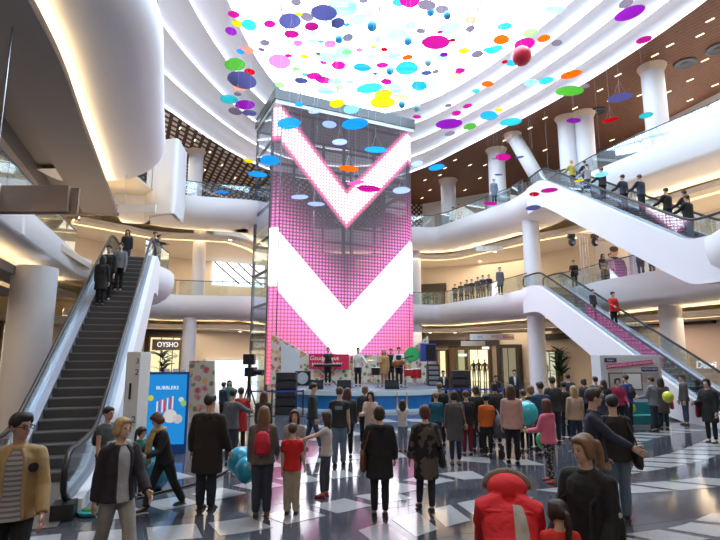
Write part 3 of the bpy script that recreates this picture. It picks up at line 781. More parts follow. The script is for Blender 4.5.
# ------------------------------------------------------------------ windows with slanted bars on the first gallery
a, na, _ = wall_at(208); b, nb, _ = wall_at(262); c = (a+b)/2+na*.12; t = b-a; w = t.length
win = empty('window_2', (c.x, c.y, 0), math.atan2(t.y, t.x)); struct(win, 'bright gallery window crossed by slanted bars')
z0, z1 = zat(286, c.y), zat(250, c.y)
MB().box((0, .05, (z0+z1)/2), (w, .03, z1-z0)).build('pane', SHOPC, win)
for k in range(6): MB().box((-w/2+w*k/5, -.02, (z0+z1)/2), (.07, .08, z1-z0)).build('mullion', SKYF, win)
for k in range(5):
    x0 = -w/2+k*w/4.6-1.0; pts = []
    for q in range(7):
        u = q/6; x = x0+u*3.4; z = z1-(z1-z0)*(u**.85)*.95
        if -w/2 <= x <= w/2: pts.append((x, -.08, z))
    if len(pts) > 1: MB().tube(pts, .07, 6).build('slanted_bar', DSTEEL, win, True)

# ------------------------------------------------------------------ ceiling slot lights, downlights, diffusers
SLOT = emat('slot_light', (1, .78, .5), 3.2)
rnd = random.Random(3); k = 0
def inside_hole(x, y):
    d = Vector((x, y))-cen; th = math.atan2(d.y, d.x); best = 0
    for i in range(NL):
        p = Vector(W0[i])-cen; q = Vector(W0[(i+1) % NL])-cen
        a0, a1 = math.atan2(p.y, p.x), math.atan2(q.y, q.x)
        da = (th-a0+math.pi) % (2*math.pi)-math.pi; db = (a1-a0+math.pi) % (2*math.pi)-math.pi
        if da*db >= 0 and abs(da) <= abs(db)+1e-9: return d.length < (p.lerp(q, da/db if db else 0)).length+.6
    return True
slot_m = MB().box((0, 0, -.01), (.34, .07, .02)).build('slot_light', SLOT).data
bpy.data.objects.remove(bpy.data.objects['slot_light'])
for (px, py) in [(565,125),(590,118),(612,140),(630,150),(585,150),(640,95),(668,92),(690,80),(705,60),(655,55),(640,40),(670,45),(700,35),(618,75),(600,90),(575,108),(545,118),(530,128),(520,150),(505,140),(545,150),(490,150),(470,165),(455,160),(440,175),(425,180),(430,190),(450,185),(465,190),(480,178),(495,170),(445,168),(422,198),(437,204),(455,200),(470,205),(485,165),(510,132),(535,110),(610,100),(625,60),(680,25),(710,20),(690,100),(715,85), (180,128),(195,140),(210,152),(190,155),(222,165),(205,170),(235,178)]:
    p = atz(px, py, CEIL)
    if inside_hole(p.x, p.y): continue
    o = link('slot_light', slot_m); o.location = (p.x, p.y, CEIL-.002); o.rotation_euler = (0, 0, R(-60))
    tag(o, 'small warm slot light in the timber ceiling', 'light', 'slot lights in the timber ceiling')
def diffuser(px, py, label):
    p = atz(px, py, CEIL); e = empty('air_diffuser', (p.x, p.y, CEIL)); tag(e, label, 'air vent', 'round vents in the timber ceiling')
    shade_auto(MB().lathe([(.30, 0), (.50, 0), (.52, -.05), (.46, -.08), (.30, -.03)], 24).build('ring', DSTEEL, e))
    shade_auto(MB().lathe([(.01, -.05), (.2, -.03), (.31, .0)], 24).build('nozzle', BLACK, e))
diffuser(685, 63, 'round black air vent high at the right beside a column'); diffuser(597, 111, 'round black air vent above the paired columns'); diffuser(434, 167, 'small dark air vent right of the tower top'); diffuser(718, 48, 'black air vent cut by the right edge')
dgr = bpy.context.evaluated_depsgraph_get()
dl_m = MB().lathe([(.11, 0), (.11, -.015), (.09, -.02)], 14).build('downlight', WARM2).data
bpy.data.objects.remove(bpy.data.objects['downlight'])
for z, pts in ((L2-1.95, [(446,255),(430,268),(472,268),(510,243),(495,252),(625,215),(640,205),(655,196),(690,178),(710,165),(600,228),(575,238),(160,228),(195,235),(230,240),(215,228),(445,276),(480,262)]),
               (L1-1.95, [(480,330),(500,333),(520,335),(560,335),(600,338),(620,330),(640,333),(700,325),(455,333),(430,333),(155,333),(205,333),(225,336),(240,332),(10,262),(5,275),(40,300)])):
    for px, py in pts:
        p = atz(px, py, z)
        if p.y < 5 or p.y > 46: continue
        hit, hp, _, _, ho, _ = sc.ray_cast(dgr, (p.x, p.y, z-1.2), (0, 0, 1))
        if not hit or not ho.name.startswith('ceiling') or abs(hp.z-z) > .6: continue
        o = link('downlight', dl_m); o.location = (p.x, p.y, hp.z-.001)
        tag(o, 'small round downlight in a gallery soffit', 'light', 'downlights in the gallery soffits')

# ------------------------------------------------------------------ hanging signs
BEIGE = mat('beige_sign_board', (.34, .25, .20), .5, var=.05); WBOARD = mat('white_board', (.80, .80, .80), .5, var=.02)
BY = 11.0; p0 = aty(70, 186, BY); p1 = aty(-60, 175, BY); p2 = aty(68, 212, BY)
hs = empty('hanging_signboard', (p0.x, BY, p2.z)); tag(hs, 'large beige board hung from the soffit at upper left', 'signboard')
w = p0.x-p1.x; zt = p0.z-p2.z
MB().box((-w/2, 0, zt/2), (w, .10, zt)).build('board', BEIGE, hs); MB().box((-w/2+.17, .10, zt/2-.02), (w, .06, zt)).build('board', BEIGE, hs)
hr = 10.05-p0.z
for x in (-1.75, -2.4): MB().box((x, .05, zt+hr/2), (.025, .025, hr)).build('hanger_rod', STEEL, hs)
def hanging_sign(px0, px1, y0, y1, Y, label, words, ztop, mboard=WBOARD):
    a = aty(px0, y1, Y); b = aty(px1, y0, Y); w = b.x-a.x; h = b.z-a.z
    e = empty('hanging_sign', ((a.x+b.x)/2, Y, a.z)); tag(e, label, 'sign')
    MB().box((0, 0, h/2), (w, .12, h)).build('board', mboard, e)
    for x in (-w*.35, w*.35): MB().box((x, 0, h+(ztop-b.z)/2), (.03, .03, ztop-b.z)).build('hanger_rod', STEEL, e)
    for (s, x, c) in words: text(s, h*.6, (x*w, -.075, h/2), (R(90), 0, 0), c, e, ext=.005)
    return e
BLUE_T = mat('blue_print', (.05, .22, .65), .5); RED_T = mat('red_print', (.65, .05, .05), .5); BLK_T = mat('black_print', (.02, .02, .02), .5); WHT_T = mat('white_print', (.85, .85, .85), .5)
hanging_sign(470, 514, 334, 340, 37, 'white directional sign hanging below the first gallery', (('i  WC', -.3, BLUE_T), ('XYZ', .05, RED_T), ('Avenue', .36, RED_T)), 4.05)
hanging_sign(461, 485, 341, 346, 38, 'plain cream hanging sign lower left of the directional sign', (), 4.05, CREAM)
hanging_sign(476, 503, 246, 251, 36, 'white sign hanging under the top gallery soffit', (('>', -.2, BLK_T), ('i', .3, BLK_T)), 10.05)
hanging_sign(118, 156, 205, 212, 23, 'pale tube sign hanging over the near escalator top', (), 11.74)

# ------------------------------------------------------------------ stage
def floral(name, base):
    m = bpy.data.materials.new(name); m.use_nodes = True; nt = m.node_tree; S.nt = nt; b = nt.nodes['Principled BSDF']
    tc = nt.nodes.new('ShaderNodeTexCoord')
    def blobs(scale, seed, r0, r1):
        mp = nt.nodes.new('ShaderNodeMapping'); mp.inputs['Location'].default_value = (seed, seed*1.7, seed*.3); nt.links.new(tc.outputs['Object'], mp.inputs[0])
        v = nt.nodes.new('ShaderNodeTexVoronoi'); v.inputs['Scale'].default_value = scale; nt.links.new(mp.outputs[0], v.inputs['Vector'])
        n = nt.nodes.new('ShaderNodeTexNoise'); n.inputs['Scale'].default_value = scale*5; nt.links.new(mp.outputs[0], n.inputs['Vector'])
        d = S(v.outputs['Distance'])+(S(n.outputs['Fac'])-.5)*.25
        return 1.0-step_s(d, r0, r1)
    cur = None
    rgb = nt.nodes.new('ShaderNodeRGB'); rgb.outputs[0].default_value = tuple(base)+(1,); cur = rgb.outputs[0]
    for (sc_, sd, r0, r1, c) in ((3.4, 3.1, .30, .36, (.20, .24, .12)), (2.6, 9.2, .32, .38, (.62, .30, .30)), (2.6, 9.2, .20, .26, (.50, .10, .16)), (2.2, 21.0, .26, .32, (.72, .42, .16)), (2.2, 21.0, .10, .16, (.45, .22, .08))):
        f = blobs(sc_, sd, r0, r1); mx = nt.nodes.new('ShaderNodeMix'); mx.data_type = 'RGBA'; mx.inputs[7].default_value = c+(1,)
        nt.links.new(f.s, mx.inputs[0]); nt.links.new(cur, mx.inputs[6]); cur = mx.outputs[2]
    nt.links.new(cur, b.inputs['Base Color']); b.inputs['Roughness'].default_value = .6
    return m
FLORAL = floral('floral_print', (.66, .60, .50))
SH = .85
SKIRT = mat('blue_stage_skirt', (.015, .16, .46), .35, var=.25, scale=1.0); SKIRTL = mat('pale_stage_band', (.62, .78, .84), .4)
STG = mat('stage_deck', (.10, .11, .15), .5, var=.1)
front = smooth_path([(-2.9, 26.8), (-3.3, 23.6), (-2.4, 21.7), (0.6, 21.15), (3.2, 21.9), (4.1, 23.8), (3.9, 26.8)], 3)
stg = empty('stage', (.4, 24, 0)); tag(stg, 'low round fronted stage with a blue skirt below the LED tower', 'stage')
loc = [(x-.4, y-24) for x, y in front]
MB().prism(loc, 0, SH-.04).build('skirt', SKIRT, stg); MB().prism([(x*1.012, y*1.012) for x, y in loc], SH-.20, SH).build('pale_edge_band', SKIRTL, stg)
MB().prism([(x*.985, y*.985) for x, y in loc], SH, SH+.012).build('deck', STG, stg)
MB().prism([(x*1.03, y*1.03) for x, y in loc], 0, .10).build('plinth', SKIRTL, stg)
def panel_px(pts, Y, th, name, m, label=None, cat=None, parent=None):
    P = [aty(a, b, Y) for a, b in pts]
    base = Vector((sum(p.x for p in P)/len(P), Y, min(p.z for p in P)))
    n = len(P); vv = [(p.x-base.x, -th/2, p.z-base.z) for p in P]+[(p.x-base.x, th/2, p.z-base.z) for p in P]
    tri = geometry.tessellate_polygon([[Vector((p.x, p.z, 0)) for p in P]])
    ff = [tuple(t) for t in tri]+[tuple(i+n for i in t) for t in tri]+[(i, (i+1) % n, (i+1) % n+n, i+n) for i in range(n)]
    o = MB().add(vv, ff).build(name, m, parent); o.location = base
    if label: tag(o, label, cat)
    return o
YB = 27.2
panel_px([(271, 333), (313, 357), (313, 400), (271, 400)], YB, .12, 'backdrop_panel', FLORAL, 'floral print backdrop with a slanted top left of the banner', 'backdrop')
panel_px([(281, 342), (300, 352), (300, 376), (281, 376)], YB-.09, .05, 'backdrop_door', mat('pale_door_paint', (.62, .66, .70), .4), 'pale blank door panel on the left floral backdrop', 'panel')
panel_px([(404, 354), (428, 336), (433, 400), (404, 400)], YB+.05, .12, 'backdrop_panel', FLORAL, 'floral print backdrop with a slanted top right of the band', 'backdrop')
panel_px([(313.5, 355), (403.5, 355), (403.5, 400), (313.5, 400)], YB+.1, .10, 'backdrop_panel', FLORAL, 'low floral print backdrop behind the musicians', 'backdrop')
bn = panel_px([(309, 354), (349, 354), (349, 369), (309, 369)], YB-.11, .04, 'banner', mat('red_banner', (.62, .02, .08), .5), 'red banner with white lettering behind the keyboard player', 'banner')
bw = aty(349, 360, YB).x-aty(309, 360, YB).x; bh = aty(309, 354, YB).z-aty(309, 369, YB).z
text('Gaudeamus', bh*.42, (-bw*.12, -.03, bh*.72), (R(90), 0, 0), WHT_T, bn, ext=.004, shear=.15)
text('MALL PARTY', bh*.36, (-bw*.05, -.03, bh*.28), (R(90), 0, 0), WHT_T, bn, ext=.004)
def boxes(px, y_top, y_bot, Y, n, w, label, z0=0.0):
    top = aty(px, y_top, Y); h = (top.z-z0)/n
    for k in range(n):
        e = empty('speaker_cabinet', (top.x, Y, z0+k*h)); tag(e, label % ('bottom', 'second', 'third', 'fourth', 'top')[k if k < n-1 else 4], 'speaker', 'stacked black speaker cabinets')
        MB().box((0, 0, h*.48), (w, .6, h*.94)).build('cabinet', BLACK, e)
        MB().box((0, -.31, h*.48), (w*.9, .02, h*.72)).build('grille', mat('speaker_grille', (.025, .025, .03), .7, bump=.3, bscale=200), e)
        for s in (-1, 1): MB().box((s*w*.47, -.31, h*.48), (.04, .03, h*.5)).build('handle', DSTEEL, e)
boxes(287, 372, 413, 20.9, 5, .8, '%s cabinet of the black speaker stack left of the stage')
boxes(460, 370, 413, 22.6, 5, .78, '%s cabinet of the black speaker stack right of the stage')
sp = empty('loudspeaker', (aty(428, 370, 25.0).x, 25.0, SH)); tag(sp, 'blue sided loudspeaker raised on the right of the stage', 'speaker')
MB().box((0, 0, 1.55), (.75, .5, .85)).build('cabinet', mat('blue_speaker', (.04, .06, .30), .4), sp); MB().box((.12, -.26, 1.55), (.45, .02, .7)).build('grille', BLACK, sp)
MB().tube([(0, 0, 0), (0, 0, 1.15)], .03, 8).build('pole', BLACK, sp)
for a in range(3): MB().tube([(0, 0, .5), (.35*math.cos(a*2.1), .35*math.sin(a*2.1), .015)], .016, 6).build('leg', BLACK, sp)
gp = empty('green_drum', (aty(412, 366, 25.8).x, 25.8, SH)); tag(gp, 'big green drum head standing behind the guitarist', 'drum')
o = shade_auto(MB().tube([(0, -.2, 1.45), (0, .2, 1.45)], .36, 24, ref=(1, 0, 0)).build('shell', mat('green_drum', (.02, .32, .08), .35), gp))
MB().tube([(0, -.22, 1.45), (0, -.19, 1.45)], .33, 24, ref=(1, 0, 0)).build('drum_head', mat('green_drum_head', (.05, .50, .14), .4), gp)
for s in (-1, 1): MB().tube([(s*.3, 0, 1.2), (s*.38, .1, .015)], .02, 6).build('leg', STEEL, gp)
def drum(px, Y, r, z, h, m, label):
    e = empty('drum', (aty(px, 370, Y).x, Y, SH)); tag(e, label, 'drum')
    shade_auto(MB().lathe([(r, z), (r, z+h)], 20).build('shell', m, e)); MB().lathe([(r*.97, z+h), (r*.97, z+h+.01)], 20).build('drum_head', WHT_T, e)
    for a in range(3): MB().tube([(r*.9*math.cos(a*2.1), r*.9*math.sin(a*2.1), z+.05), (r*1.2*math.cos(a*2.1), r*1.2*math.sin(a*2.1), .01)], .014, 6).build('leg', STEEL, e)
REDD = mat('red_drum', (.45, .02, .03), .3)
drum(409, 24.6, .24, .45, .3, REDD, 'small red drum left of the white stand on stage'); drum(416, 24.7, .26, .35, .42, REDD, 'larger red drum beside the rack on stage'); drum(377, 25.8, .28, .45, .35, BLACK, 'black drum behind the woman singer')
def cymbal(px, Y, z, label):
    e = empty('cymbal_stand', (aty(px, 370, Y).x, Y, SH)); tag(e, label, 'cymbal')
    shade_auto(MB().lathe([(.24, z), (.05, z+.03), (.02, z+.06)], 20).build('cymbal', mat('brass', (.6, .42, .12), .25, metal=1), e)); MB().tube([(0, 0, .02), (0, 0, z+.02)], .012, 6).build('stand', STEEL, e)
cymbal(390, 26.0, 1.2, 'brass cymbal behind the guitarist'); cymbal(371, 26.2, 1.15, 'brass cymbal behind the singer in white')
rk = empty('equipment_rack', (aty(433, 380, 24.6).x, 24.6, SH)); tag(rk, 'black flight case rack at the right end of the stage', 'rack')
MB().box((0, 0, .5), (.55, .6, 1.0)).build('case', BLACK, rk)
for k in range(4): MB().box((0, -.31, .15+k*.23), (.46, .02, .15)).build('rack_unit', mat('rack_unit', (.28, .30, .34), .4, metal=.4), rk)
def wedge(px, label, Y=22.3):
    e = tag(MB().add([(-.3, -.2, 0), (.3, -.2, 0), (.3, .22, 0), (-.3, .22, 0), (-.3, -.12, .12), (.3, -.12, .12), (.3, .22, .36), (-.3, .22, .36)], [(0, 3, 2, 1), (0, 1, 5, 4), (4, 5, 6, 7), (1, 2, 6, 5), (0, 4, 7, 3), (3, 7, 6, 2)]).build('stage_monitor', mat('matt_black', (.012, .012, .013), .9, spec=.1)), label, 'speaker', 'wedge monitors along the stage front')
    e.location = (aty(px, 388, Y).x, Y, SH+.014)
wedge(344, 'black wedge monitor in front of the singer in white'); wedge(392, 'black wedge monitor in front of the guitarist'); wedge(316, 'black wedge monitor left on the stage front')
kb = empty('keyboard', (aty(328, 370, 24.4).x, 24.2, SH)); tag(kb, 'black keyboard on a crossed stand on stage', 'keyboard')
MB().box((0, 0, .95), (1.25, .36, .12)).build('body', BLACK, kb); MB().box((0, -.10, 1.015), (1.15, .15, .012)).build('keys', WHT_T, kb)
for s in (-1, 1): MB().tube([(s*.45, 0, .88), (-s*.45, 0, .02)], .02, 6).build('stand_leg', BLACK, kb)
am = empty('amplifier', (aty(303, 380, 24.6).x, 24.6, SH)); tag(am, 'round fronted amplifier with a bright rim at stage left', 'amplifier')
MB().box((0, 0, .35), (.7, .45, .66)).build('cabinet', BLACK, am); MB().tube([(0, -.24, .36), (0, -.22, .36)], .27, 20, ref=(1, 0, 0)).build('cone', mat('amp_cone', (.45, .5, .55), .4), am)
def mic(px, Y, h, label):
    e = empty('microphone_stand', (aty(px, 380, Y).x, Y, SH)); tag(e, label, 'microphone')
    MB().tube([(0, 0, .02), (0, 0, h-.2), (0, .12, h)], .012, 6).build('pole', BLACK, e); MB().ell((0, .14, h+.02), (.03, .04, .03), 8, 5).build('microphone', DSTEEL, e); MB().lathe([(.14, .012), (.14, .03)], 14).build('base', BLACK, e)
mic(352, 23.2, 1.5, 'microphone stand before the singer in white'); mic(378, 23.0, 1.45, 'microphone stand before the woman in tan'); mic(405, 23.2, 1.5, 'microphone stand right of the guitarist')

# barrier posts with blue tape
TAPE = mat('blue_tape', (.03, .06, .5), .4)
def barrier(pxs, Y, label):
    e = empty('tape_barrier', (aty(pxs[0], 400, Y).x, Y, 0)); tag(e, label, 'barrier'); x0 = aty(pxs[0], 400, Y).x; xs = [aty(p, 400, Y).x-x0 for p in pxs]
    for x in xs:
        MB().tube([(x, 0, .02), (x, 0, .98)], .028, 10).build('post', BLACK, e); MB().lathe([(.16, 0), (.15, .03)], 16, (x, 0, 0)).build('base', BLACK, e)
    for a, b in zip(xs, xs[1:]): MB().box(((a+b)/2, 0, .92), (b-a, .01, .06)).build('tape', TAPE, e)
barrier((250, 272, 303), 20.2, 'blue tape barrier at the left of the stage'); barrier((440, 462, 485, 505), 21.2, 'blue tape barrier at the right of the stage')

# ------------------------------------------------------------------ kiosk, posters, pillars, plants
KX0, KX1, KY = aty(603, 400, 18.0).x, aty(663, 400, 18.0).x, 18.0
kw = KX1-KX0
ki = empty('kiosk', ((KX0+KX1)/2, KY, 0)); tag(ki, 'white kiosk wall with framed pictures and a pink slogan strip', 'kiosk')
MB().box((0, .35, 1.16), (kw, .7, 2.30)).build('body', mat('kiosk_white', (.66, .68, .72), .5, var=.03), ki)
MB().box((kw/2+.02, .36, 1.15), (.05, .72, 2.32)).build('side_panel', mat('kiosk_beige', (.60, .53, .45), .6), ki)
PINK = mat('pink_strip', (.62, .04, .22), .5); NAVYP = mat('navy_strip', (.05, .06, .16), .5)
st = MB().box((0, 0, 0), (kw*.80, .02, .15)).build('slogan_strip', PINK, ki); st.location = (-.02, -.015, 2.0); st.rotation_euler = (0, R(-6), 0)
text('CAMPIONATO DE ROCKODROM', .115, (0, -.015, 0), (R(90), 0, 0), WHT_T, st, ext=.002)
s2 = MB().box((0, 0, 0), (.42, .02, .14)).build('navy_label', NAVYP, ki); s2.location = (-kw*.33, -.015, 2.14); text('Super', .1, (0, -.015, 0), (R(90), 0, 0), WHT_T, s2, ext=.002)
s3 = MB().box((0, 0, 0), (.58, .02, .14)).build('navy_label', NAVYP, ki); s3.location = (kw*.32, -.012, 1.83); text('PUNTO INFO', .085, (0, -.015, 0), (R(90), 0, 0), WHT_T, s3, ext=.002)
PICF = mat('picture_frame_brown', (.22, .10, .08), .5)
for x, w, m in ((-kw*.26, .52, mat('picture_grey', (.45, .47, .46), .4)), (kw*.03, .58, WHT_T)):
    f = MB().box((x, -.02, 1.42), (w, .04, .60)).build('picture_frame', PICF, ki); MB().box((x, -.045, 1.42), (w-.09, .02, .51)).build('picture', m, f)
for x in (kw*.26, kw*.40): 
    f = MB().box((x, -.02, 1.56), (.30, .03, .30)).build('notice', mat('notice_grey', (.38, .34, .36), .5, var=.5, scale=14), ki)
so = empty('sofa', (aty(640, 405, 17.2).x, 17.2, 0)); tag(so, 'teal sofa in front of the kiosk', 'sofa'); TEAL = mat('teal_fabric', (.02, .22, .25), .8, var=.15)
MB().box((0, 0, .26), (1.1, .6, .28)).build('seat', TEAL, so); MB().box((0, .28, .50), (1.1, .16, .55)).build('backrest', TEAL, so)
for s in (-1, 1):
    MB().box((s*.52, 0, .38), (.14, .62, .36)).build('armrest', TEAL, so)
    for y in (-.22, .22): MB().box((s*.45, y, .06), (.05, .05, .12)).build('leg', BLACK, so)
cu = tag(MB().ell((0, 0, 0), (.2, .09, .2), 12, 8).build('cushion', mat('yellow_cushion', (.55, .50, .08), .8), None, True), 'yellow cushion on the teal sofa', 'cushion'); cu.location = (so.location.x-.3, 17.28, .58)

pl = empty('sign_pillar', (aty(136, 400, 11.6).x, 11.6, 0)); tag(pl, 'white sign pillar with painted numerals beside the near escalator', 'pillar')
shade_auto(MB().lathe([(.27, 0), (.27, 2.38), (.26, 2.42)], 6).build('pillar', WBOARD, pl), 20)
for ch, z, s_ in (('1', 1.56, .50), ('2', 1.98, .18), ('3', 2.22, .16), ('2', .98, .2)): text(ch, s_, (-.02 if ch == '1' else .1, -.29, z), (R(90), 0, 0), BLK_T, pl, ext=.004)
ps = empty('poster_stand', (aty(167, 400, 12.8).x, 12.8, 0), R(6)); tag(ps, 'glowing blue poster stand with a striped product picture', 'poster stand')
ph = aty(167, 372, 12.8).z; pw = 1.0
MB().box((0, .06, ph/2), (pw, .10, ph)).build('cabinet', mat('blue_cabinet', (.01, .10, .35), .4), ps)
MB().box((0, 0, ph/2+.08), (pw-.10, .02, ph-.28)).build('poster', emat('blue_backlit_poster', (.02, .28, .72), .9), ps)
text('BUBBLERS', .12, (0, -.02, ph-.38), (R(90), 0, 0), emat('poster_white', (.9, .95, 1), 1.0), ps, ext=.002)
for k in range(7): MB().box((-.22+k*.06, -.016, ph-.85+.02*k), (.032, .008, .30)).build('poster_stripe', emat('poster_red' if k % 2 else 'poster_cream', (.65, .05, .06) if k % 2 else (.9, .85, .8), .8), ps)
for (x, z, r, c) in ((.1, ph-1.05, .16, (.85, .82, .80)), (.28, ph-1.12, .11, (.7, .66, .68)), (-.38, ph-.62, .07, (.75, .75, .1)), (.34, ph-.66, .06, (.85, .85, .8)), (.4, ph-.75, .07, (.35, .7, .2))):
    MB().tube([(x, -.026, z), (x, -.018, z)], r, 16, ref=(1, 0, 0)).build('poster_spot', emat('poster_c_%d' % int(c[0]*100+c[2]*1000), c, .7), ps)
for k in range(3): MB().box((-.05+k*.2, .06, ph+.04), (.12, .06, .08)).build('top_spotlight', WHT_T, ps)
fp = tag(panel_px([(190, 353), (215, 353), (215, 415), (190, 415)], 18.2, .14, 'floral_panel', floral('floral_print_panel', (.62, .56, .46))), 'upright floral print display panel behind the man in black', 'display panel'); fp.location.z = .0
LEAF = mat('dark_leaf', (.012, .035, .012), .5, var=.4); LEAF2 = mat('green_leaf', (.02, .07, .025), .5, var=.4)
def plant(loc, h, nl_, spread, label, m, lw=.16, droop=.5, pot=.3):
    e = empty('potted_plant', loc); tag(e, label, 'plant')
    shade_auto(MB().lathe([(pot*.7, 0), (pot, pot*1.2), (pot*.9, pot*1.2)], 18).build('pot', mat('pot_grey', (.25, .24, .24), .6), e))
    MB().tube([(0, 0, pot), (0, 0, h*.7)], .04, 6).build('stem', mat('bark', (.06, .04, .03), .8), e)
    r_ = random.Random(nl_)
    lm = None
    for k in range(nl_):
        if lm is None:
            vv = []; ff = []
            for q in range(6):
                u = q/5; w = lw*math.sin(math.pi*min(.98, u*.9+.08)); z = .35*u-droop*u*u
                vv += [(u, -w/2, z), (u, 0, z+.03), (u, w/2, z)]
            for q in range(5):
                a = 3*q; ff += [(a, a+1, a+4, a+3), (a+1, a+2, a+5, a+4)]
            o = MB().add(vv, ff).build('leaf', m, e, fix=False); lm = o.data
        else: o = link('leaf', lm, e)
        zz = h*(.35+.62*r_.random()); s_ = spread*(.6+.5*r_.random())*(1.15-.5*zz/h)
        o.location = (0, 0, zz); o.scale = (s_, s_, s_); o.rotation_euler = (r_.uniform(-.3, .3), r_.uniform(-.7, .1), r_.uniform(0, 6.28))
p = aty(161, 380, 26); plant((p.x, 26, 0), 2.6, 46, 1.1, 'dark palm in front of the lingerie shop', LEAF)
p = aty(561, 380, 30); plant((p.x, 30, 0), 2.6, 70, .9, 'dense green bush beside the white column and shop entrance', LEAF2, lw=.3, droop=.2)
# giant portrait poster, truss and moving lights on the first gallery
pp = aty(614, 262, 29.0)
po = empty('portrait_banner', (pp.x, 29.0, L1)); tag(po, 'tall banner with a dark clad figure on the first gallery', 'banner')
zt = aty(614, 243, 29.0).z-L1
MB().box((0, .04, zt/2+.1), (2.1, .05, zt)).build('cloth', mat('banner_cloth', (.58, .52, .50), .7), po)
FIG = mat('printed_dark_top', (.035, .03, .045), .7); SKN = mat('printed_skin', (.45, .28, .20), .7)
vv = [(-.62, .2), (-.66, 1.4), (-.52, 1.9), (-.15, 2.15), (.2, 2.15), (.6, 1.9), (.72, 1.4), (.66, .2)]
MB().add([(x, .0, z*zt/3.1) for x, z in vv], [tuple(range(8))]).build('printed_torso', FIG, po)
MB().add([(.05+.24*math.cos(a*.5236), -.004, (2.5+.34*math.sin(a*.5236))*zt/3.1) for a in range(12)], [tuple(range(12))]).build('printed_head', SKN, po)
MB().add([(.05+.26*math.cos(a*.5236), -.008, (2.68+.20*math.sin(a*.5236))*zt/3.1) for a in range(12)], [tuple(range(12))]).build('printed_hair', FIG, po)
for s in (-1, 1): MB().box((s*1.0, .10, zt/2+.1), (.05, .05, zt+.2)).build('banner_pole', STEEL, po)
tp = aty(586, 280, 28.0); tr = empty('lighting_truss', (tp.x, 28.0, L1)); tag(tr, 'slim metal truss tower holding two stage lights on the first gallery', 'truss')
for sx_ in (-.15, .15):
    for sy_ in (-.15, .15): MB().tube([(sx_, sy_, 0), (sx_, sy_, 3.0)], .025, 6).build('chord', STEEL, tr)
for k in range(8): MB().tube([(-.15 if k % 2 else .15, -.15, k*.37), (.15 if k % 2 else -.15, -.15, (k+1)*.37)], .014, 5).build('brace', STEEL, tr)
MB().box((0, 0, 3.0), (1.6, .1, .08)).build('crossbar', STEEL, tr)
for s, lb in ((-1, 'black stage light on the left arm of the truss'), (1, 'black stage light on the right arm of the truss')):
    e = empty('stage_light', (tp.x+s*.65, 28.0, L1+2.96)); tag(e, lb, 'stage light', 'stage lights on the truss')
    MB().box((0, 0, -.12), (.36, .2, .24)).build('yoke', BLACK, e); MB().ell((0, -.05, -.45), (.20, .24, .26), 12, 8).build('lamp_head', BLACK, e, True); MB().tube([(0, -.28, -.52), (0, -.26, -.52)], .12, 12, ref=(1, 0, 0)).build('lens', mat('lens', (.2, .22, .3), .1), e)

# TV camera on a tripod
tv = aty(249, 380, 17.0); e = empty('television_camera', (tv.x, 17.0, 0)); tag(e, 'black television camera on a tall tripod left of the stage', 'camera')
MB().box((.05, 0, 1.78), (.30, .55, .28)).build('body', BLACK, e); MB().tube([(.2, -.1, 1.78), (.48, -.15, 1.76)], [.08, .10], 12).build('lens', BLACK, e); MB().box((-.02, .05, 2.18), (.36, .30, .34)).build('monitor_hood', BLACK, e); MB().box((0, 0, 1.96), (.08, .12, .2)).build('bracket', BLACK, e)
MB().tube([(0, 0, 1.0), (0, 0, 1.66)], .05, 8).build('column', BLACK, e)
for k in range(3):
    a = R(30+120*k); MB().tube([(.03*math.cos(a), .03*math.sin(a), 1.3), (.5*math.cos(a), .5*math.sin(a), .02)], .025, 6).build('leg', BLACK, e)
# cable on the floor
cb = [(p.x, p.y, .02) for p in (atz(a, b, 0) for a, b in ((112, 503), (135, 500), (165, 492), (190, 486), (215, 478), (235, 468), (250, 462)))]
tag(MB().tube(cb, .02, 6).build('cable', RUBBER, None, True), 'black cable lying across the floor behind the man in black', 'cable')
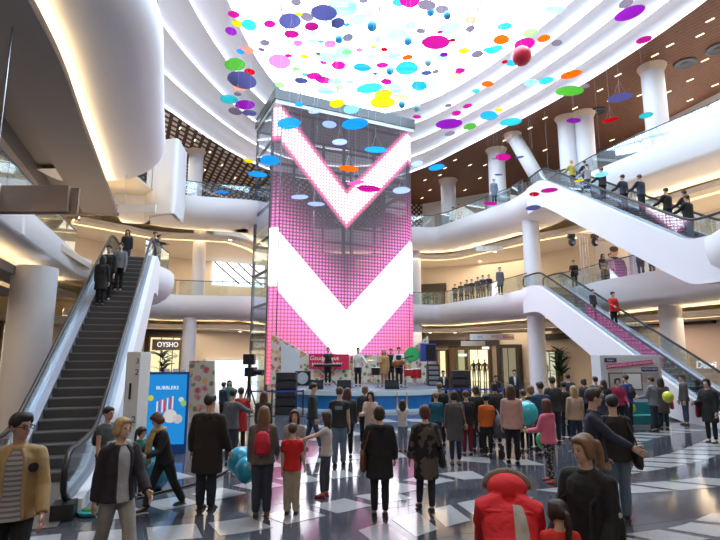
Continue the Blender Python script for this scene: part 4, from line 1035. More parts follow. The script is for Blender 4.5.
# ------------------------------------------------------------------ hanging discs
DC = dict(M=((.60, .03, .36), .15), P=((.85, .25, .55), .35), V=((.42, .05, .48), .12), N=((.22, .21, .38), .10), C=((.42, .80, .90), .5), T=((.10, .58, .60), .25), B=((.05, .45, .85), .3),
          Y=((.80, .66, .02), .2), O=((.85, .26, .02), .12), S=((.85, .45, .33), .35), R=((.62, .02, .05), .1), G=((.22, .52, .12), .12), L=((.45, .70, .30), .35), K=((.36, .30, .35), .15), W=((.55, .60, .92), .4))
CN = dict(M='magenta', P='pale pink', V='purple', N='slate violet', C='pale cyan', T='turquoise', B='blue', Y='yellow', O='orange', S='salmon', R='red', G='green', L='light green', K='grey brown', W='lavender')
D = '''233.9,14.3,5.8M 237.6,23.6,5.5Y 231,31.3,5.6V 249,25,7.5T 269.7,24,5.8M 247,50,7S 240.5,51.5,4B 235,64.6,10G 249.6,71.8,5.2R 289.9,21.1,11N 299,14.2,3.5Y 306.8,17,6.5K
296,2,5.2K 264.7,42.8,4.8K 261.4,49.6,3.7K 291.5,34.2,7.5M 279.7,61.5,11P 288.3,55.6,3.4M 304,56.4,4.2Y 297.8,43.3,4.5P 295.7,69,3.5L 311.7,26.4,7M 312.8,33,3.4C
324,13,13N 343,7,14C 352.8,5.5,4.5T 338,23,7N 347,24.7,3B 372,26,5b 369,13.9,4.5C 359,19.5,8C 363.6,.5,4.5K 348,37.5,5.3K 338.9,39.2,4b 377.8,38.9,3.7C 397,35,10.5C 313.2,40.5,5C 320.8,41.6,2.5B 330,44.2,6P
344,53,8.5C 347,52,5L 359.4,50,3.2P 373.6,47,3Y 384.3,49.6,3.6R 372,57,4C 393.3,56.2,6.7C 327.8,57.2,10.5C 318,53.9,2.4K 323.3,62.5,3.5M 338.6,65.2,7M 362.2,67.4,8.8B 382.4,65.2,6M 390,70.8,4b 375,73.7,2.6M
398.3,2.5,6B 409.4,0,10M 426.8,5,9K 442,9.4,6.5K 430.5,11.8,4b 447.2,15.5,3.8b 410.8,25.7,5.5C 420.5,31,4.2K 408,41,4b 449,28.5,11C 440,32,3M 470.5,20,5.8S 470.3,28.7,4.5K 435.8,42.4,13.5M 452.5,40,3.4R
407.4,57.4,5.5O 406.7,68.3,10.8B 442.5,57.2,5.5C 444,54.6,4.2V 463.6,50.8,5.6Y 477.2,54.2,5.8K 488.5,50,5T 428,62.5,3.5c 426.4,73,5.5N 435.8,71.8,3.5K 460,70.8,5M 455.3,75,6.3S
504.7,26.4,7B 501.3,39.7,7.7O 494.3,49.6,8T 529.7,33,7.5L 543.9,38.5,6O 554.3,9.7,8.8C 524.4,44.2,9.7M 521.7,56,9.3r 512,63,6.2B 505,61.8,3R 556.8,43,4.9K 480.7,53.9,2.8K 571,74.5,10O
629.7,13.2,13.6V 626,3.5,6.5K 644,39.9,7M 697,1,12T 242,80.3,14N 232.5,79.6,5N 239.5,86.5,7.5S 237.6,94.2,3.6K 229,99.3,8.5T 245,104.9,9.7V 235.3,111.3,6.7K 249.2,113,7N 301.3,80.7,6.7N 314,76,7.5M 305,74.5,3.5B 280,84.9,5.3L
298.8,104.2,4.2B 314.4,111.3,6W 288.8,123.6,11.4B 323,80,7.8M 335.4,81.3,6.8C 350,82,4C 339,87.6,4L 325.7,91,8C 369.4,88.3,13T 386.4,81.7,5.5M 363,79,4C 391.7,88.6,10C 383,95,9Y 382.6,102.5,12.5Y 336.8,103.5,7.2Y 329.4,124.4,7W 354.9,124,13B 351.4,109.2,7.6C
401,97.6,8.5S 401.8,104.6,3.5b 419,86,7.6B 428,84.7,8.5C 476,91,3.8T 448.3,105.6,3.3K 467.4,106,4.5M 456.3,113.2,4.5M 449,124,13V 470,126.5,6.3G 449.7,133.6,5.2K 417,116.8,4.2M 416.8,108,3.6c 487.6,84,5.8O
530.4,82.4,6.1C 546.4,80.7,7T 569.6,91,13G 489,115.7,8.4B 498.5,110,4Y 510.8,122,10.4T 573.7,120.5,6.6V 585,86,4.5K 620,97.6,11.6N 610.5,120,7.2R 646,115.4,6.2T 270,160.3,9.8B 257.4,174.4,9.3B 248.3,160.8,5Y 299.7,197,8.6W 316,204,8.5W
339.7,142,7.5W 375.8,149.7,11.2B 348.7,168.5,9.8O 355.7,182.8,9P 368.6,188.6,11.4M 401.5,190.4,8.6W 417,163.7,6W 436.5,167.3,7.8B 503.2,157.2,7.4M 494.5,158.8,3K 519.6,157.2,4.2N 498.7,174.7,3.9N 490.4,203.5,6.6M 549.3,190.3,8M 534.3,194.2,4.7R 533.2,207.8,7N 601.7,174.6,6C 579,180.6,4.8Y 222,192,7B'''.split()
def zone(px, py):
    h = 'left' if px < 270 else ('centre left' if px < 330 else ('middle' if px < 400 else ('centre right' if px < 470 else ('right' if px < 560 else 'far right'))))
    v = 'at the very top' if py < 20 else ('high under the skylight' if py < 45 else ('under the skylight' if py < 75 else ('below the skylight rim' if py < 110 else ('level with the tower top' if py < 145 else 'low beside the galleries'))))
    return h, v
THREAD = mat('pale_thread', (.7, .7, .72), .6)
r_ = random.Random(11); seen = {}; rows = []
for s in D:
    a, b, c = s.rstrip('abcdefghijklmnopqrstuvwxyzABCDEFGHIJKLMNOPQRSTUVWXYZ').split(','); rows.append((float(a), float(b), float(c), s[-1]))
items = []
for (px, py, rad, ch) in rows:
    ball = ch.islower(); ch = ch.upper()
    Y = r_.uniform(17.0, 20.5) if py < 60 else (r_.uniform(19, 23.5) if py < 130 else r_.uniform(20.5, 26.0))
    if px > 560: Y = r_.uniform(17.5, 20.0)
    p = aty(px, py, Y)
    if p.z > 18.3: Y *= (18.3-CZ)/(p.z-CZ); p = aty(px, py, Y)
    d_ = ray(px, py); s_ = Y/d_.y; R_ = rad/F*s_*(1.02)
    items.append((px, py, p, R_, ch, ball))
# labels: colour, size word, zone and, where still alike, order from the left within the zone
def size_word(r): return 'tiny' if r < .16 else ('small' if r < .24 else ('medium' if r < .34 else ('large' if r < .46 else 'very large')))
keys = {}
for i, (px, py, p, R_, ch, ball) in enumerate(items):
    h, v = zone(px, py); k = (ch, ball, size_word(R_), h, v); keys.setdefault(k, []).append(i)
ORD = ('leftmost', 'second from left', 'third from left', 'fourth from left', 'fifth from left')
dgd = bpy.context.evaluated_depsgraph_get()
for k, ids in keys.items():
    ids.sort(key=lambda i: items[i][0])
    for n, i in enumerate(ids):
        px, py, p, R_, ch, ball = items[i]; c, tr = DC[ch]
        lab = '%s %s hanging %s %s, %s' % (k[2], CN[ch], 'ball' if ball else 'disc', k[4], 'at ' + k[3] if 'left' in k[3] or 'right' in k[3] or k[3] == 'middle' else k[3])
        lab = lab.replace('at middle', 'in the middle').replace('at left', 'at the left').replace('at right', 'at the right').replace('at far right', 'at the far right').replace('at centre', 'left of centre' if 'centre left' in k[3] else 'right of centre').replace('of centre left', 'of centre').replace('of centre right', 'of centre')
        if len(ids) > 1: lab = lab + ', ' + ORD[n] + ''
        e = empty('hanging_ball' if ball else 'hanging_disc', p); tag(e, lab, 'hanging ball' if ball else 'hanging disc', 'coloured decorations hung under the skylight')
        m = filmmat('film_'+CN[ch].replace(' ', '_'), c, tr)
        tilt = (r_.uniform(-.14, .14), r_.uniform(-.14, .14), 0)
        if ball: MB().ell((0, 0, 0), (R_, R_, R_*1.05), 18, 12).build('ball', mat('ball_'+CN[ch].replace(' ', '_'), c, .3), e, True)
        else:
            o = MB().lathe([(R_*.985, -.008), (R_, 0), (R_*.985, .008)], 28).build('disc', m, e); o.rotation_euler = tilt
        kn = .35+R_*.8; hit, hp_, _, _, _, _ = sc.ray_cast(dgd, (p.x, p.y, p.z+.05), (0, 0, 1)); top = (max(hp_.z+.01, p.z+kn+.1) if hit else ceiling_z(p.x, p.y)+.12)-p.z
        th = MB(); th.tube([(0, 0, kn), (0, 0, top)], .002, 4, caps=False)
        if not ball:
            for q in range(3): th.tube([(R_*.7*math.cos(q*2.094), R_*.7*math.sin(q*2.094), .01), (0, 0, kn)], .002, 4, caps=False)
        else: th.tube([(0, 0, R_), (0, 0, kn)], .002, 4, caps=False)
        th.build('thread', THREAD, e, fix=False)
# ------------------------------------------------------------------ people
SKINS = [mat('skin_light', (.60, .38, .28), .5, var=.06), mat('skin_tan', (.48, .28, .20), .5, var=.06)]
HAIRC = dict(black=(.012, .010, .010), dark=(.030, .018, .012), brown=(.085, .040, .022), red=(.10, .032, .020), light=(.20, .11, .055), blonde=(.42, .28, .13), grey=(.25, .24, .23))
EYE = mat('eye_dark', (.02, .015, .012), .3); LIP = mat('lip', (.40, .14, .13), .5)
def cloth(c, rough=.85, name=None):
    return mat(name or 'cloth_%02d%02d%02d' % tuple(int(round(x*99)) for x in c), c, rough, var=.22, scale=7, bump=.75, bscale=11)
BAKE = []
def rot_x(a): return Matrix.Rotation(a, 3, 'X')
def person(loc, face, H, label, hair=('short', 'dark'), top=((.03, .03, .04), 'jacket'), legs=(.03, .03, .05), shoes=(.03, .025, .02), skin=0,
           lean=0, armL=(4, 6, 10), armR=(4, 6, 10), legL=(0, 0), legR=(0, 0), head=(0, 0), vox=.02, feat=False, hands=True, collar=None, hood=None, group=None,
           stout=1.0, z0=None, mats=None, sleeve=None, beard=False):
    """face: 0 = towards the camera, 90 = to the right, 180 = back to the camera. arms: (swing fwd, out, elbow); legs: (thigh fwd, knee bend)"""
    e = empty('person', loc, R(face)); tag(e, label, 'person', group)
    child = H < 1.45; hs = 1.0+(max(0, 1.62-H)*.42)         # children have larger heads
    sk = SKINS[skin]; fw = Vector((0, -1, 0)); up = Vector((0, 0, 1)); W = stout
    def dirv(a): return Vector((0, -math.sin(R(a)), -math.cos(R(a))))      # limb hanging, swung forward by a
    # legs
    hipz = .51; J = {}
    for s, (th, kn), nm in ((-1, legL, 'L'), (1, legR, 'R')):
        hip = Vector((s*.050, 0, hipz)); knee = hip+dirv(th)*.235; ank = knee+dirv(th-kn)*.225
        J[nm] = [hip, knee, ank]
    low = min(J['L'][2].z, J['R'][2].z); dz = .046-low
    for nm in J: J[nm] = [p+up*dz for p in J[nm]]
    P = Vector((0, 0, hipz+.01+dz)); sd = Vector((0, -math.sin(R(lean)), math.cos(R(lean))))
    sp = lambda t: P+sd*t*1.0
    neck = sp(.305); hd = neck+sd*.045+(up*.055 if lean < 40 else sd*.055); hd = hd+fw*.012
    A = {}
    for s, (sw, out, el), nm in ((-1, armL, 'L'), (1, armR, 'R')):
        sh = sp(.262)+Vector((s*.094*W, 0, 0))
        d1 = dirv(sw); d1 = (d1*math.cos(R(out))+Vector((s, 0, 0))*math.sin(R(out))).normalized()
        el_ = sh+d1*.165
        d2 = dirv(sw+el); d2 = (d2*math.cos(R(out*.6))+Vector((s, 0, 0))*math.sin(R(out*.6))).normalized()
        wr = el_+d2*.145; A[nm] = [sh, el_, wr, d2]
    k = H
    def sc_(pts): return [p*k for p in pts]
    def tube(mb, pts, rad, n=10, ref=(1, 0, 0)):
        mb.tube(sc_(pts), [((r[0]*k, r[1]*k) if hasattr(r, '__len__') else r*k) for r in rad], n, ref=ref)
    # ---- body (one continuous surface)
    b = MB()
    tube(b, [sp(-.04), sp(0), sp(.09), sp(.18), sp(.25), sp(.285), sp(.305)], [(.075*W, .055), (.09*W, .062), (.075*W, .052), (.084*W, .058), (.082*W, .052), (.055*W, .04), (.032, .032)], 12)
    tube(b, [sp(.28), neck+sd*.02, hd-up*.02], [.034, .031, .034], 10)
    yaw, pit = head; Mh = Matrix.Rotation(R(yaw), 3, 'Z') @ Matrix.Rotation(R(pit+lean*.55), 3, 'X')
    def hp(x, y, z): return hd+Mh @ (Vector((x, y, z))*hs)
    h3 = hs*k
    b.ell(hp(0, .004, .012)*k, (.044*h3, .054*h3, .056*h3), 14, 10, Mh)
    b.ell(hp(0, -.016, -.022)*k, (.034*h3, .036*h3, .044*h3), 12, 8, Mh)
    b.ell(hp(0, -.054, -.010)*k, (.0075*h3, .012*h3, .016*h3), 8, 6, Mh)      # nose
    b.ell(hp(0, -.044, -.050)*k, (.013*h3, .010*h3, .010*h3), 8, 6, Mh)       # chin
    for s in (-1, 1): b.ell(hp(s*.045, .006, -.006)*k, (.008*h3, .012*h3, .019*h3), 8, 6, Mh)
    for nm in 'LR':
        a = A[nm]; tube(b, [sp(.282)+Vector(((-1 if nm == 'L' else 1)*.035, 0, 0)), a[0]+up*.004], [.026, .028], 8, None); b.ell(a[0]*k, (.031*k, .031*k, .031*k), 10, 8); tube(b, [a[0], a[0].lerp(a[1], .15), a[0].lerp(a[1], .5), a[1], a[1].lerp(a[2], .35), a[2]], [.030, .030, .026, .022, .023, .0155], 8, None)
        l = J[nm]; tube(b, [l[0]+up*.02, l[0], l[0].lerp(l[1], .5), l[1], l[1].lerp(l[2], .35), l[2]], [.045, .048, .040, .029, .031, .020], 10, None)
        tube(b, [l[2]+Vector((0, .012, 0)), l[2]+Vector((0, -.02, -.018)), l[2]+Vector((0, -.075, -.028))], [.020, .020, .014], 8, None)
    hm = MB()
    if hands:
        for nm, s in (('L', -1), ('R', 1)):
            a = A[nm]; d = a[3]; wr = a[2]
            nrm = Vector((-s, 0, 0)); nrm = (nrm-d*nrm.dot(d)).normalized(); lat = d.cross(nrm).normalized()
            if lat.y > 0: lat = -lat              # thumb side points forward
            r = .0078 if vox > .012 else .0068
            hm.tube(sc_([wr-d*.012, wr+d*.015, wr+d*.052]), [(.016*k, .013*k), (.023*k, .011*k), (.025*k, .009*k)], 10, ref=lat)
            for q, L in enumerate((.040, .046, .043, .034)):
                o = lat*(.0185-.0125*q); p0 = wr+d*.048+o; p1 = p0+(d*.92+nrm*.25).normalized()*L*.55; p2 = p1+(d*.70+nrm*.72).normalized()*L*.5
                hm.tube(sc_([p0, p1, p2]), [r*k, r*.95*k, r*.7*k], 6)
            t0 = wr+d*.014+lat*.018; t1 = t0+(d*.6+lat*.75).normalized()*.026; t2 = t1+(d*.9+lat*.25+nrm*.2).normalized()*.022
            hm.tube(sc_([t0, t1, t2]), [r*1.2*k, r*1.1*k, r*.8*k], 6)
    body = b.build('body', sk, e, True, fix=False); BAKE.append((body, vox, hm))
    # ---- trousers
    lc, lfit = (legs, 'slim') if not isinstance(legs[0], (tuple, list)) and not isinstance(legs[0], bpy.types.Material) else legs
    lm = lc if isinstance(lc, bpy.types.Material) else cloth(lc)
    if lfit != 'none':
        t = MB(); gr = .0035 if lfit == 'slim' else .010
        tube(t, [sp(-.055), sp(-.02), sp(.02), sp(.06)], [(.07*W, .055), (.097*W, .070), (.096*W, .068), (.085*W, .060)], 12)
        for nm in 'LR':
            l = J[nm]; end = l[2] if lfit != 'short' else l[1]
            tube(t, [l[0]+up*.015, l[0], l[0].lerp(l[1], .5), l[1], l[1].lerp(end, .4), end+(up*.012 if lfit == 'slim' else up*-.006)], [.050, .053+gr*.4, .045+gr, .034+gr, .034+gr*1.2, .025+gr*1.2], 10, None)
        o = t.build('trousers', lm, e, True, fix=False); BAKE.append((o, vox, None))
    # ---- top
    tc, kind = top; tm = tc if isinstance(tc, bpy.types.Material) else cloth(tc)
    g = dict(tee=.006, shirt=.008, sweater=.011, jacket=.015, coat=.017, puffer=.024, blouse=.012)[kind]
    hem = dict(tee=-.035, shirt=-.045, sweater=-.04, jacket=-.05, coat=-.20, puffer=-.17, blouse=-.075)[kind]
    j = MB(); hemd = -up if lean < 25 else -sd
    hp0 = P+sd*0
    rr = [(hp0+hemd*-hem, (.100*W+g*1.3, .076+g*1.4)), (hp0+hemd*(-hem*.5), (.102*W+g, .076+g)), (hp0, (.096*W+g, .068+g)), (sp(.09), (.083*W+g, .058+g)), (sp(.18), (.090*W+g, .064+g)), (sp(.25), (.086*W+g*.9, .057+g)), (sp(.280), (.060*W+g*.6, .046+g*.6)), (sp(.302), (.040+g*.3, .036+g*.3))]
    tube(j, [p for p, _ in rr], [r for _, r in rr], 14)
    sl = sleeve if sleeve is not None else (.42 if kind == 'tee' else 2.0)
    for nm in 'LR':
        a = A[nm]; s = -1 if nm == 'L' else 1
        q_ = (.032+g*.65)*k; j.ell(a[0]*k, (q_, q_, q_), 12, 8); tube(j, [sp(.284)+Vector((s*.035, 0, 0)), a[0]+up*.003], [.028+g*.4, .030+g*.5], 10, None)
        if sl >= 1.2:
            f_ = min(1.0, sl-1.0) if sl < 2 else 1.0; endp = a[1].lerp(a[2], f_*.97)
            tube(j, [a[0], a[0].lerp(a[1], .15), a[0].lerp(a[1], .5), a[1], a[1].lerp(endp, .5), endp], [.032+g*.6, .033+g*.7, .030+g*.75, .027+g*.75, .025+g*.75, .020+g*.7], 10, None)
        else:
            tube(j, [a[0], a[0].lerp(a[1], .1), a[0].lerp(a[1], sl*.6), a[0].lerp(a[1], sl)], [.031+g*.5, .033+g*.7, .031+g*.8, .031+g*.8], 10, None)
    if hood:
        tube(j, [neck+Vector((-.055, .02, -.005)), neck+Vector((-.04, .055, -.012)), neck+Vector((0, .068, -.02)), neck+Vector((.04, .055, -.012)), neck+Vector((.055, .02, -.005))], [.016, .024, .028, .024, .016], 8, None)
    name = dict(tee='t_shirt', shirt='shirt', sweater='sweater', jacket='jacket', coat='coat', puffer='puffer_coat', blouse='blouse')[kind]
    o = j.build(name, tm, e, True, fix=False); BAKE.append((o, vox, None)); torso = o
    if collar is not None:
        c = MB(); tube(c, [neck+sd*-.012, neck+sd*.010+fw*.004], [(.050, .048), (.043, .043)], 14); c.build('collar', cloth(collar) if not isinstance(collar, bpy.types.Material) else collar, torso, True)
    # ---- shoes
    sm = cloth(shoes, .5)
    for nm in 'LR':
        l = J[nm]; c = l[2]; m = MB()
        tube(m, [c+Vector((0, .022, -.024)), c+Vector((0, .010, -.020)), c+Vector((0, -.03, -.026)), c+Vector((0, -.065, -.030)), c+Vector((0, -.094, -.034))], [(.018, .020), (.025, .025), (.026, .019), (.026, .015), (.016, .009)], 10)
        o = m.build('shoe', sm, e, True)
        s_ = MB(); s_.box(((c.x)*k, (c.y-.034)*k, (c.z-.042)*k), (.050*k, .128*k, .008*k)); s_.build('sole', mat('sole_rubber', (.05, .05, .05), .7) if sum(shoes) > .3 or True else sm, o)
    # ---- hair
    st, hc = hair; hmaterial = mat('hair_'+hc, HAIRC[hc], .55, var=.35, scale=30, bump=.3, bscale=120)
    if st != 'none':
        m = MB(); m.ell(hp(0, .012, .020)*k, (.0505*h3, .056*h3, .057*h3), 14, 10, Mh); m.ell(hp(0, -.020, .048)*k, (.038*h3, .034*h3, .022*h3), 12, 8, Mh)
        for s in (-1, 1): m.ell(hp(s*.036, -.014, .034)*k, (.014*h3, .026*h3, .026*h3), 8, 6, Mh)
        if st == 'quiff': m.ell(hp(0, -.02, .052)*k, (.042*h3, .040*h3, .026*h3), 12, 8, Mh)
        if st in ('long', 'bob', 'pony', 'verylong'):
            for s in (-1, 1): m.ell(hp(s*.042, -.004, -.002)*k, (.016*h3, .030*h3, .045*h3), 10, 8, Mh)
        if st == 'bob': m.ell(hp(0, .024, -.022)*k, (.056*h3, .042*h3, .046*h3), 12, 8, Mh)
        if st in ('long', 'verylong'):
            L = .12 if st == 'long' else .19
            tube(m, [hp(0, .030, .01), hp(0, .036, -.04), hp(0, .036, -.08)-up*.01, hp(0, .040, -.08)-up*L*.7, hp(0, .042, -.08)-up*L], [(.050*hs, .030*hs), (.056*hs, .030*hs), (.056, .026), (.046, .022), (.022, .012)], 10)
            for s in (-1, 1): tube(m, [hp(s*.046, .006, .0), hp(s*.052, .004, -.05), hp(s*.050, .0, -.10)], [.016, .018, .010], 8, None)
        if st == 'pony':
            tube(m, [hp(0, .06, .025), hp(0, .085, .015), hp(0, .092, -.03), hp(0, .084, -.09), hp(0, .078, -.15), hp(0, .074, -.19)], [.012, .020, .024, .022, .016, .006], 8, None)
        o = m.build('hair', hmaterial, e, True, fix=False); BAKE.append((o, min(vox, .016), None))
    # ---- face
    if feat:
        for s in (-1, 1):
            q = MB(); q.ell(hp(s*.0165, -.0495, .004)*k, (.0068*h3, .004*h3, .0042*h3), 8, 6, Mh); q.build('eye', EYE, body, True)
            q = MB(); q.tube(sc_([hp(s*.008, -.0535, .0135), hp(s*.018, -.052, .0165), hp(s*.027, -.047, .013)]), .0022*h3, 5); q.build('eyebrow', hmaterial, body)
        q = MB(); q.ell(hp(0, -.0505, -.032)*k, (.0125*h3, .005*h3, .0040*h3), 10, 6, Mh); q.build('mouth', LIP, body, True)
    return dict(rr=rr, e=e, k=k, H=H, A=A, J=J, P=P, sd=sd, sp=sp, neck=neck, hd=hd, hp=hp, hs=hs, Mh=Mh, torso=torso, body=body, h3=h3)
def front_patch(p, i0, i1, w0, w1, m, name, grow=1.02, edge=None):
    rr, k = p['rr'], p['k']; rows = []; n = 9; T = 12
    for q in range(T+1):
        u = i0+(i1-i0)*q/T; i = min(int(u), len(rr)-2); f = u-i; pos = rr[i][0].lerp(rr[i+1][0], f); a = rr[i][1][0]*(1-f)+rr[i+1][1][0]*f; b = rr[i][1][1]*(1-f)+rr[i+1][1][1]*f
        w = w0+(w1-w0)*q/T; rows.append([(pos+Vector((a*grow*math.sin(w*(2*j/(n-1)-1)), -b*grow*math.cos(w*(2*j/(n-1)-1)), 0)))*k for j in range(n)])
    vv = [v for r in rows for v in r]; ff = [(i*n+j, i*n+j+1, (i+1)*n+j+1, (i+1)*n+j) for i in range(T) for j in range(n-1)]
    o = MB().add(vv, ff).build(name, m, p['e'], True, fix=False)
    if edge is not None:
        for j in (0, n-1): MB().tube([r[j] for r in rows], .011*k, 6).build('lapel', edge, p['torso'], True)
    return o
def glasses(p, m=None):
    k, hp, h3 = p['k'], p['hp'], p['h3']; m = m or BLACK
    g = MB()
    for s in (-1, 1):
        c = [hp(s*.020+.013*math.cos(a*.7854), -.062, .004+.010*math.sin(a*.7854))*k for a in range(9)]
        g.tube(c, .0022*h3, 5, caps=False); g.tube([hp(s*.032, -.060, .006)*k, hp(s*.050, -.02, .004)*k, hp(s*.050, .01, .0)*k], .002*h3, 5)
    g.tube([hp(-.008, -.063, .006)*k, hp(.008, -.063, .006)*k], .002*h3, 5)
    g.build('glasses', m, p['e'])
def wpos(p, v):   # local (fraction of H) -> world
    m = Matrix.Translation(p['e'].location) @ Matrix.Rotation(p['e'].rotation_euler.z, 4, 'Z'); return m @ (Vector(v)*p['k'])
def bake():
    dg = bpy.context.evaluated_depsgraph_get()
    for o, vx, extra in BAKE:
        md = o.modifiers.new('remesh', 'REMESH'); md.mode = 'VOXEL'; md.voxel_size = vx; md.use_smooth_shade = True
        sm = o.modifiers.new('smooth', 'SMOOTH'); sm.factor = .5; sm.iterations = 5 if vx < .014 else 3
    dg.update(); 
    for o, vx, extra in BAKE:
        me = bpy.data.meshes.new_from_object(o.evaluated_get(dg)); old = o.data; name = old.name
        if extra is not None and extra.v:
            n = len(me.vertices); vv = np.empty(n*3); me.vertices.foreach_get('co', vv)
            bm = bmesh.new(); bm.from_mesh(me)
            vs_ = [bm.verts.new(v) for v in extra.v]
            for f in extra.f:
                try: bm.faces.new([vs_[i] for i in f])
                except ValueError: pass
            bm.to_mesh(me); bm.free()
        me.polygons.foreach_set('use_smooth', [True]*len(me.polygons))
        m = old.materials[0]; me.materials.clear(); me.materials.append(m)
        o.modifiers.clear(); o.data = me; bpy.data.meshes.remove(old); me.name = name
# ---- bags and balloons are things of their own
def obj_at(p, v, name, label, cat): 
    e = empty(name, wpos(p, v), p['e'].rotation_euler.z); return tag(e, label, cat)
def backpack(p, color, label, size=1.0, low=0.0):
    k = p['k']; e = obj_at(p, p['sp'](.15-low)+Vector((0, .098, 0)), 'backpack', label, 'backpack'); c = cloth(color, .7); s = size*k
    m = MB(); m.tube([Vector((0, 0, -.105))*s, Vector((0, .012, -.09))*s, Vector((0, .018, 0))*s, Vector((0, .010, .085))*s, Vector((0, 0, .11))*s], [(.03*s, .02*s), (.078*s, .042*s), (.080*s, .048*s), (.066*s, .038*s), (.03*s, .018*s)], 12, ref=(1, 0, 0)); m.build('pack', c, e, True)
    MB().box((0, .055*s, -.045*s), (.10*s, .03*s, .07*s)).build('front_pocket', c, e)
    for sx_ in (-1, 1):
        MB().tube([Vector((sx_*.05, -.01, .10))*s, Vector((sx_*.058, -.055, .15))*s, Vector((sx_*.062, -.16, .10))*s, Vector((sx_*.066, -.17, -.02))*s, Vector((sx_*.07, -.08, -.09))*s], [(.010*s, .004*s)]*5, 6).build('strap', c, e)
def handbag(p, side, color, label, drop=.0, w=.13, h=.12, fwd=0.0, strap=True):
    k = p['k']; s = -1 if side == 'L' else 1
    c0 = p['P']+Vector((s*(.155), fwd, -.02-drop)); e = obj_at(p, c0, 'handbag', label, 'bag'); c = cloth(color, .5)
    MB().tube([Vector((0, 0, -h/2))*k, Vector((0, 0, -h*.3))*k, Vector((0, 0, h*.3))*k, Vector((0, 0, h/2))*k], [(w*.40*k, .022*k), (w*.52*k, .034*k), (w*.45*k, .028*k), (w*.36*k, .012*k)], 12, ref=(0, 1, 0)).build('pouch', c, e, True)
    if strap:
        sh = p['sp'](.30)+Vector((s*.085, 0, 0))-c0
        MB().tube([Vector((0, -w*.32, h*.45))*k, (sh+Vector((s*.012, -.035, -.05)))*k, (sh+Vector((0, 0, .012)))*k, (sh+Vector((s*.012, .045, -.05)))*k, Vector((0, w*.32, h*.45))*k], .007*k, 6).build('strap', c, e)
BALM = {}
def balloon(px, py, Y, r, color, label, knot=(0, 0, -1)):
    p = aty(px, py, Y); e = empty('balloon', p); tag(e, label, 'balloon', 'party balloons')
    m = mat('balloon_%02d%02d%02d' % tuple(int(x*99) for x in color), color, .22, coat=.3, spec=.6)
    MB().ell((0, 0, 0), (r, r, r*1.12), 20, 14).build('balloon_skin', m, e, True); MB().lathe([(.012, -r*1.19), (.02, -r*1.16), (.006, -r*1.10)], 8).build('knot', m, e)
    MB().tube([(0, 0, -r*1.18), (.03, .02, -r*1.6), (0, 0, max(-p.z+.005, -1.7))], .003, 4).build('string', THREAD, e)
def at_px(px, hy, fy):
    p = atz(px, fy, 0); H = aty(px, hy, p.y).z
    return p, H
def pp_(px, hy, fy, face, label, **kw):
    p, H = at_px(px, hy, fy); kw.setdefault('vox', .017 if p.y < 10 else .022)
    if p.y > 16: kw['vox'] = .026
    H = min(H, 1.95)
    return person(p, face, H, label, **kw)
def py_(px, Y, H, face, label, **kw):
    p = aty(px, 400, Y); kw.setdefault('vox', .011)
    return person((p.x, Y, 0), face, H, label, **kw)
TAN = cloth((.36, .24, .11), .7); NAVY = (.025, .03, .055); BLK = (.012, .012, .014); JEAN = (.05, .075, .13); DJEAN = (.025, .035, .06); GREYC = (.10, .10, .11); KHAKI = (.33, .25, .18)
def stripe_mat():
    m = bpy.data.materials.new('striped_knit'); m.use_nodes = True; nt = m.node_tree; S.nt = nt; b = nt.nodes['Principled BSDF']; tc = nt.nodes.new('ShaderNodeTexCoord'); sx = nt.nodes.new('ShaderNodeSeparateXYZ'); nt.links.new(tc.outputs['Object'], sx.inputs[0])
    f = gt(sfract(S(sx.outputs[2])*22.0), .55); mx = nt.nodes.new('ShaderNodeMix'); mx.data_type = 'RGBA'; mx.inputs[6].default_value = (.34, .33, .33, 1); mx.inputs[7].default_value = (.15, .15, .17, 1); nt.links.new(f.s, mx.inputs[0]); nt.links.new(mx.outputs[2], b.inputs['Base Color']); b.inputs['Roughness'].default_value = .9
    return m
# ---- foreground
p = py_(24, 5.2, 1.86, 22, 'man in a tan bomber jacket, striped shirt and glasses at the left edge', hair=('quiff', 'black'), top=(TAN, 'jacket'), legs=BLK, head=(48, 4), armR=(8, 12, 22), armL=(0, 10, 10), legR=(12, 4), legL=(-8, 6), feat=True, collar=TAN, skin=1)
front_patch(p, .2, 6.7, .55, .42, stripe_mat(), 'striped_shirt', edge=TAN); glasses(p)
k = p['k']; MB().tube([p['rr'][5][0]*k+Vector((.085*k, -.070*k, -.045*k)), p['rr'][5][0]*k+Vector((.087*k, -.076*k, -.045*k))], .024*k, 14).build('black_badge', BLACK, p['torso'])
p = py_(124, 6.15, 1.73, 48, 'blonde woman in an open dark jacket over a grey hoodie walking right', hair=('bob', 'blonde'), top=((.022, .018, .028), 'jacket'), legs=((.30, .28, .26), 'loose'), head=(14, 2), armR=(22, 8, 22), armL=(-10, 8, 8), legR=(24, 10), legL=(-14, 12), feat=True, hood=True)
front_patch(p, 0.1, 6.7, .42, .50, cloth((.36, .36, .38)), 'grey_hoodie', edge=cloth((.022, .018, .028)))
MB().tube([v*p['k'] for v in (p['neck']+Vector((-.06, .03, -.005)), p['neck']+Vector((-.03, .07, -.012)), p['neck']+Vector((.03, .07, -.012)), p['neck']+Vector((.06, .03, -.005)), p['neck']+Vector((.045, -.035, -.02)))], .024*p['k'], 8).build('grey_hood', cloth((.36, .36, .38)), p['e'], True)
p = py_(582, 4.55, 1.74, -58, 'woman with a long brown ponytail in a black padded coat', hair=('pony', 'light'), top=(BLK, 'coat'), legs=BLK, head=(-12, 8), armL=(10, 6, 30), armR=(6, 8, 30), feat=True, hood=True, stout=1.12, collar=BLK)
